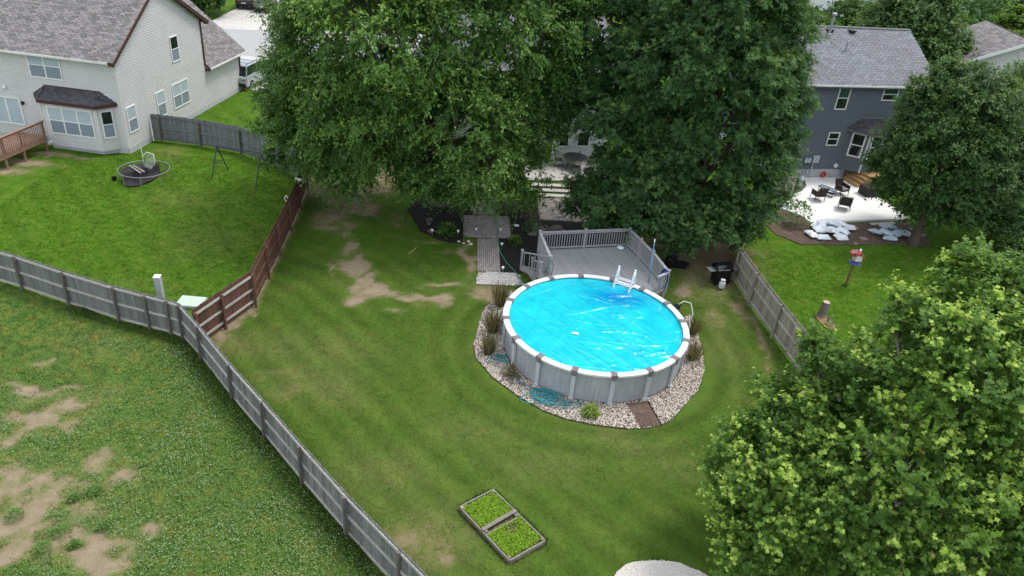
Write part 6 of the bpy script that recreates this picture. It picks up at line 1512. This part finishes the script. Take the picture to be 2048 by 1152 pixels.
c = V(*(19.25,44.94), .1); d1 = V(*(19.83,45.16), 0) - V(*(19.10,45.89), 0); a_ = math.atan2(d1.y, d1.x); ca, sa = math.cos(a_), math.sin(a_)
tf = lambda x, y, z: c + V(x * ca - y * sa, x * sa + y * ca, z)
mb = MB(); rr_ = [(.55, .2), (.5, .26), (-.5, .26), (-.55, .2), (-.55, -.2), (-.5, -.26), (.5, -.26), (.55, -.2), (.55, .2)]; mb.tube([tf(x, y, .43) for x, y in rr_], .02, 6); obj('frame', mb, MT['metal_dark'], gt)
mb = MB(); mb.prism([tuple(tf(x, y, 0))[:2] for x, y in rr_[:-1]], .522, .53); obj('tabletop', mb, MT['pane_screen'], gt)
for x in (-.48, .48):
    for y in (-.2, .2): mb = MB(); mb.tube([tf(x, y, .43), tf(x, y, 0)], .018, 6); obj('leg', mb, MT['metal_dark'], gt)
mb = MB(); mb.bar(tf(-.48, 0, .18), tf(.48, 0, .18), V(-sa, ca, 0) * .36, V(0, 0, .015)); obj('shelf', mb, MT['metal_dark'], gt)
bu = root('bucket', 'orange red plastic bucket lying tipped by the blue house wall', 'bucket', V(*(20.02,48.10), .1))
c = V(*(19.95,48.08), .1); mb = MB(); mb.lathe((0, 0, 0), [(.13, 0), (.16, .34), (.175, .35), (.15, .35), (.12, .02)], 16); mb.xf(Matrix.Translation(c + V(0, 0, .17)) @ Matrix.Rotation(.9, 4, 'X') @ Matrix.Rotation(.3, 4, 'Y') @ Matrix.Translation(V(0, 0, -.17))); obj('body', mb, MT['plastic_red'], bu, smooth=False)
mb = MB(); mb.lathe(c + V(.1, .1, .34), [(.17, 0), (.175, .02), (.16, .03)], 16); obj('lid', mb, MT['plastic_red'], bu)
mb = MB(); mb.tube([V(*p, .13) for p in [(20.30,48.34),(20.49,48.21),(20.91,48.36),(21.27,48.63),(21.62,48.85)]], .015, 6); obj('garden_hose', mb, MT['plastic_black'], label='dark hose trailing along the base of the blue house wall', cat='hose')
# wooden steps to the bay
ws = root('wooden_steps', 'fresh yellow wooden steps rising from the white patio', 'steps', V(*(21.76,47.20), .1))
f0, f1 = V(*(21.35,48.06), 0), V(*(21.81,46.70), 0); td = (f1 - f0).normalized(); rs_ = V(-td.y, td.x, 0)
if rs_.x < 0: rs_ = -rs_
Lw = (f1 - f0).length
for i in range(4):
    b = f0 + rs_ * (.27 * i); z = .1 + .18 * (i + 1)
    for k in range(2): mb = MB(); mb.bar(b + rs_ * (.07 + .138 * k) + V(0, 0, z - .02), b + rs_ * (.07 + .138 * k) + td * Lw + V(0, 0, z - .02), rs_ * .132, V(0, 0, .04)); obj('tread', mb, MT['wood_fresh'], ws)
    mb = MB(); mb.bar(b + V(0, 0, z - .12), b + td * Lw + V(0, 0, z - .12), rs_ * .03, V(0, 0, .15)); obj('riser', mb, MT['wood_fresh'], ws)
for e_ in (0.02, Lw - .02):
    pts = [f0 + td * e_ + V(0, 0, .06)] 
    mb = MB(); pr = [(0.02, .06), (0.02, .24)] + [x for i in range(1, 4) for x in ((.27 * i, .06 + .18 * i), (.27 * i, .06 + .18 * (i + 1)))] + [(1.1, .78), (1.1, .06)]; m_ = len(pr)
    mb.add([f0 + td * (e_ + o) + rs_ * x + V(0, 0, z) for o in (-.02, .02) for x, z in pr], [tuple(range(m_)), tuple(range(2 * m_ - 1, m_ - 1, -1))] + [(i, m_ + i, m_ + (i + 1) % m_, (i + 1) % m_) for i in range(m_)]); obj('stringer', mb, MT['wood_fresh'], ws)
mb = MB(); q = f0 + rs_ * 1.1 + td * (Lw * .3); mb.prism([tuple(x)[:2] for x in (f0 + rs_ * 1.12, f0 + td * Lw + rs_ * 1.12, f0 + td * Lw + rs_ * 2.2, f0 + rs_ * 2.2)], .74, .80); obj('landing', mb, MT['wood_fresh'], ws)
hp = V(*(21.53,48.37), .1); mb = MB(); mb.tube([hp, hp + V(0, 0, 1.0)], .045, 6); obj('newel_post', mb, MT['post_wood'], ws); mb = MB(); mb.tube([hp + V(0, 0, 1.0), hp + rs_ * 1.15 + V(0, 0, 1.75)], .03, 6); obj('handrail', mb, MT['post_wood'], ws)
mb = MB(); c = V(*(22.18,45.62), .1); mb.box(c + V(0, 0, .28), (1.0, .8, .56), .3); mb.box(c + V(0, 0, .58), (1.06, .86, .05), .3); obj('storage_box', mb, MT['wicker'], label='dark storage box half hidden by the maple beside the wooden steps', cat='box')
# boards, blocks
for (p, q, w_, lb) in (((20.67,40.94), (22.25,41.49), .3, 'tan board lying in front of the right half of the white patio'), ((22.82,42.03), (23.45,42.24), .35, 'short tan board at the right corner of the white patio')):
    mb = MB(); mb.beam(V(*p, .05), V(*q, .05), w_, .04); obj('loose_plank', mb, MT['wood_rail'], label=lb, cat='board')
for p, rz, lb in (((19.41,40.13), .3, 'square paving block on the soil nearest the patio edge'), ((19.41,38.76), .2, 'square paving block between the two bag piles at the grass'), ((23.28,40.08), .8, 'square paving block right of the blue bag pile'), ((22.95,40.81), .5, 'small paving block behind the blue bag pile'), ((18.72,38.00), .1, 'small pale block sunk at the lawn edge')):
    mb = MB(); s = .2 if 'small' in lb else .4; mb.box(V(*p, .05), (s, s * .85, .07), rz); obj('paving_block', mb, MT['bed_wood'], label=lb, cat='paving block')
# bags
def bag_mesh(name, m_, seed):
    rg_ = random.Random(seed); n = 12; vs, fs = [], []
    for sgn in (1, -1):
        for j in range(n + 1):
            for i in range(n + 1):
                u, v = i / n * 2 - 1, j / n * 2 - 1; e = (1 - abs(u) ** 3) * (1 - abs(v) ** 3.5); pin = 1 - .10 * (1 - abs(v)) ** 2 if abs(u) > .9 else 1
                h = .15 * e ** .6 * (1 + .22 * math.sin(u * 5 + seed) * math.cos(v * 4 + seed * 2)) + .012 * math.sin(9 * u + 7 * v + seed) * e
                vs.append((u * .36 * (1 - .06 * (1 - v * v)) + .02 * math.sin(v * 4 + seed), v * .23 * pin, sgn * h if sgn > 0 else -h * .6))
    m = (n + 1) ** 2
    for s in range(2):
        for j in range(n):
            for i in range(n):
                a = s * m + j * (n + 1) + i; q = (a, a + 1, a + n + 2, a + n + 1); fs.append(q if s == 0 else q[::-1])
    return _mesh(name, vs, fs, m_, True)
BW = [bag_mesh('mulch_bag', MT['bag'], i) for i in range(4)]; BB = [bag_mesh('mulch_bag', MT['bag_blue'], 10 + i) for i in range(3)]
def bagpile(meshes, spots, group):
    for i, (px_, z, rz, tx, ty, lb) in enumerate(spots):
        o = instance('mulch_bag', meshes[i % len(meshes)], Matrix.Translation(V(px_[0], px_[1], z * 1.45)) @ Euler((tx * 1.4, ty * 1.4, rz)).to_matrix().to_4x4() @ Matrix.Scale(1.12, 4), None, label=lb, cat='bag', group=group)
bagpile(BW, [
    ((16.40,38.52), .09, 1.9, .1, 0, 'white bag lowest at the left front of the larger bag pile'), ((16.97,38.26), .08, .15, -.08, 0, 'white bag flat at the front of the larger pile beside the leftmost'), ((18.05,38.48), .09, .35, .12, .05, 'white bag at the right front corner of the larger pile'),
    ((17.00,39.10), .14, .4, .15, .1, 'white bag tucked behind the front left bag of the larger pile'), ((17.51,39.07), .18, 2.8, -.1, .1, 'white bag in the middle front row of the larger pile'), ((17.86,39.02), .15, 1.2, .2, .1, 'white bag leaning in the right front row of the larger pile'), ((18.36,39.25), .13, 2.5, .1, -.12, 'white bag on the right flank of the larger pile'),
    ((18.93,39.89), .10, 2.9, 0, .1, 'white bag sticking out farthest right of the larger pile'), ((17.07,39.77), .12, .9, .1, 0, 'white bag at the back left end of the larger pile'), ((17.59,40.15), .12, .1, 0, .05, 'white bag at the back of the larger pile touching the patio'), ((18.09,40.25), .14, .5, 0, 0, 'white bag at the back middle of the larger pile'),
    ((18.46,40.13), .15, 2.6, .1, .1, 'white bag at the back right of the larger pile'), ((17.62,39.68), .30, 2.5, .25, .1, 'white bag on top of the larger pile with a shaded side'), ((17.94,39.62), .28, .3, -.15, .15, 'white bag on top right of the larger pile'), ((17.20,39.46), .24, 1.3, .1, -.1, 'white bag on top left of the larger pile')], 'white bags of the larger pile')
bagpile(BB, [
    ((20.38,39.54), .12, 2.2, .2, .1, 'pale blue bag at the left end of the smaller bag pile'), ((21.04,40.21), .18, 1.0, .15, .2, 'pale blue bag at the back of the smaller bag pile'), ((21.42,40.22), .20, .3, -.1, .1, 'pale blue bag on top of the smaller bag pile'), ((20.90,39.39), .18, 2.7, .1, -.1, 'crumpled blue bag in the middle of the smaller bag pile'),
    ((20.96,38.89), .10, 2.75, .15, .1, 'pale blue bag nearest the grass in the smaller bag pile'), ((21.74,39.69), .12, .5, .15, 0, 'pale blue bag on the right of the smaller bag pile'), ((22.18,39.72), .10, 1.1, .1, .1, 'pale blue bag lying apart at the right end of the smaller pile')], 'pale blue bags of the smaller pile')
# bird feeder, stump and log
bf = root('bird_feeder', 'red and white bird feeder house on a brown wooden post', 'bird feeder', (16.47,33.01))
b0 = V(*(16.47,33.01), 0); t0 = b0 + V(.06, 0, 1.35); mb = MB(); mb.bar(b0, t0, (.09, 0, 0), (0, .09, 0)); obj('post', mb, MT['post_wood'], bf)
mb = MB(); mb.lathe(t0 - V(0, 0, .08), [(.30, .0), (.26, .05), (.05, .10)], 14); obj('baffle', mb, MT['blue_paint'], bf)
mb = MB(); mb.box(t0 + V(.05, 0, .24), (.34, .3, .3), .2); obj('house', mb, MT['cream'], bf)
for s in (-1, 1): mb = MB(); slab(mb, [t0 + V(.05, -.22, .56), t0 + V(.05, .22, .56), t0 + V(.05 + s * .27, .22, .36), t0 + V(.05 + s * .27, -.22, .36)], .025); obj('roof', mb, MT['red_paint'], bf)
mb = MB(); mb.box(t0 + V(-.24, -.05, .50), (.34, .26, .04), .2); mb.box(t0 + V(-.24, -.05, .58), (.30, .03, .16), .2); obj('tray', mb, MT['red_paint'], bf)
for i in range(3): mb = MB(); mb.box(t0 + V(-.24, -.068, .53 + .05 * i), (.30, .012, .022), .2); obj('stripe', mb, MT['cream'], bf)
mb = MB(); mb.blob(t0 + V(.08, .02, .62), (.06, .06, .08), 3, .05, 10, 8); obj('finial', mb, MT['plastic_white'], bf)
tuft_plant('small_plant', 'ring of longer grass at the foot of the bird feeder post', (16.47,33.01), .25, .18, 160, MT['leaf_ash'], 91)
sp_ = root('tree_stump', 'grey barked sawn tree stump standing in the right yard', 'stump', (14.24,29.70)); c = V(*(14.27,29.79), 0)
mb = MB(); mb.tube([c, c + V(.01, .01, .15), c + V(.03, .02, .74)], [.24, .19, .165], 14, True); obj('bark', mb, MT['bark_grey'], sp_, smooth=False); mb = MB(); mb.cyl(c + V(.03, .02, .735), c + V(.03, .02, .75), .15, n=14); obj('cut_face', mb, MT['cut_wood'], sp_)
lg = root('log', 'short sawn log lying beside the stump', 'log', (14.35,28.96)); c = V(*(14.37,29.05), .14); d = V(.12, .3, 0)
mb = MB(); mb.cyl(c - d * .5, c + d * .5, .14, n=12); obj('bark', mb, MT['bark'], lg); mb = MB(); mb.cyl(c + d * .5, c + d * .53, .125, n=12); mb.cyl(c - d * .53, c - d * .5, .125, n=12); obj('cut_face', mb, MT['cut_wood'], lg)
stones('sawdust', 'orange sawdust and chips around the stump and log', [(13.98,29.83),(14.39,30.25),(14.44,29.82),(14.61,29.09),(14.54,28.58),(14.19,28.69),(13.97,29.36)], 1500, .03, MT['sawdust'], None, .01)

# ------------------------------------------------------------------ cars
def car(label, loc, rz, paint, roof_h=1.5, suv=False, rack=False):
    rt = root('parked_car', label, 'car', V(loc[0], loc[1], .04), rz, 'parked cars', local=True)
    L_, W_ = 4.6, 1.82
    top = [(-2.25, .55), (-2.28, .85), (-2.0, .98), (-.9, 1.02), (.9, 1.0), (1.9, .88), (2.25, .72), (2.28, .45)]
    if suv: top = [(-2.25, .55), (-2.28, .95), (-2.1, 1.05), (-.9, 1.08), (.9, 1.06), (1.95, .98), (2.25, .82), (2.28, .5)]
    pr = [(-2.2, .28)] + top + [(2.15, .26)]; n = len(pr); secs = [(-.91, .93), (-.86, 1.0), (.86, 1.0), (.91, .93)]
    vs = [(x * k, y, .28 + (z - .28) * (k if z > .6 else 1)) for y, k in secs for x, z in pr]
    mb = MB(); mb.add(vs, [tuple(range(n - 1, -1, -1)), tuple(range(3 * n, 4 * n))] + [(s * n + i, s * n + (i + 1) % n, (s + 1) * n + (i + 1) % n, (s + 1) * n + i) for s in range(3) for i in range(n)])
    obj('body', mb, paint, rt)
    zt = 1.72 if suv else roof_h; zb = 1.04; xb = -2.1 if suv else -1.75
    cab = [(xb, zb), (xb + (.25 if suv else .7), zt), (.35, zt), (1.15, zb)]
    mb = MB(); mb.add([(x, y * (.80 if z > zb else .86), z) for y in (-1, 1) for x, z in cab], [(3, 2, 1, 0), (4, 5, 6, 7)] + [(i, (i + 1) % 4, 4 + (i + 1) % 4, 4 + i) for i in range(4)]); obj('window', mb, MT['pane_dark'], rt)
    mb = MB(); mb.add([(x, y, z) for z, k in ((zt - .01, 0), (zt + .04, .06)) for x, y in ((cab[1][0] + k, -.8 + k), (cab[2][0] - k, -.8 + k), (cab[2][0] - k, .8 - k), (cab[1][0] + k, .8 - k))], [(3, 2, 1, 0), (4, 5, 6, 7)] + [(i, (i + 1) % 4, 4 + (i + 1) % 4, 4 + i) for i in range(4)]); obj('roof', mb, paint, rt)
    mb = MB()
    for s in (-1, 1):
        for (xa, za), (xc, zc) in ((cab[0], cab[1]), (cab[3], cab[2]), ((-.35, zb), (-.35, zt))): mb.beam((xa, s * .865, za), (xc, s * .805, zc), .05, .09)
    obj('pillar', mb, paint, rt)
    for x in (-1.42, 1.4):
        for s in (-1, 1):
            mb = MB(); mb.cyl((x, s * .72, .33), (x, s * .93, .33), .33, n=18); wl = obj('wheel', mb, MT['tyre'], rt); mb = MB(); mb.cyl((x, s * .93, .33), (x, s * .945, .33), .2, n=12); obj('rim', mb, MT['metal_grey'], wl)
    for s in (-1, 1):
        mb = MB(); mb.box((-2.22, s * .7, .85), (.1, .3, .2)); obj('tail_light', mb, MT['lamp_red'], rt); mb = MB(); mb.box((2.14, s * .66, .74), (.2, .36, .14)); obj('headlight', mb, MT['lamp_clear'], rt)
        mb = MB(); mb.box((.95, s * .98, 1.05), (.16, .16, .12)); obj('mirror', mb, paint, rt)
    for x in (2.25, -2.25): mb = MB(); mb.box((x, 0, .42), (.12, 1.6, .2)); obj('bumper', mb, MT['plastic_black'], rt)
    mb = MB(); mb.box((-2.29, 0, .72), (.02, .5, .12)); obj('number_plate', mb, MT['plastic_white'], rt)
    if rack:
        for s in (-1, 1): mb = MB(); mb.tube([(xb + .4, s * .68, zt + .1), (.2, s * .68, zt + .1)], .025, 6); obj('roof_rail', mb, MT['plastic_black'], rt)
        for x in (-1.3, -.4): mb = MB(); mb.beam((x, -.7, zt + .12), (x, .7, zt + .12), .06, .03); obj('roof_rail', mb, MT['plastic_black'], rt)
    return rt
car('silver car with black roof rack parked behind the tan house garage', (-21.89,57.86), math.radians(83), MT['gloss_silver'], suv=True, rack=True)
car('black car with red tail lamps parked on the far driveway', (-32.13,86.70), math.radians(98), MT['gloss_black'], suv=True)
car('dark blue grey car parked beside the black one on the far driveway', (-29.84,85.69), math.radians(98), MT['gloss_navy'])
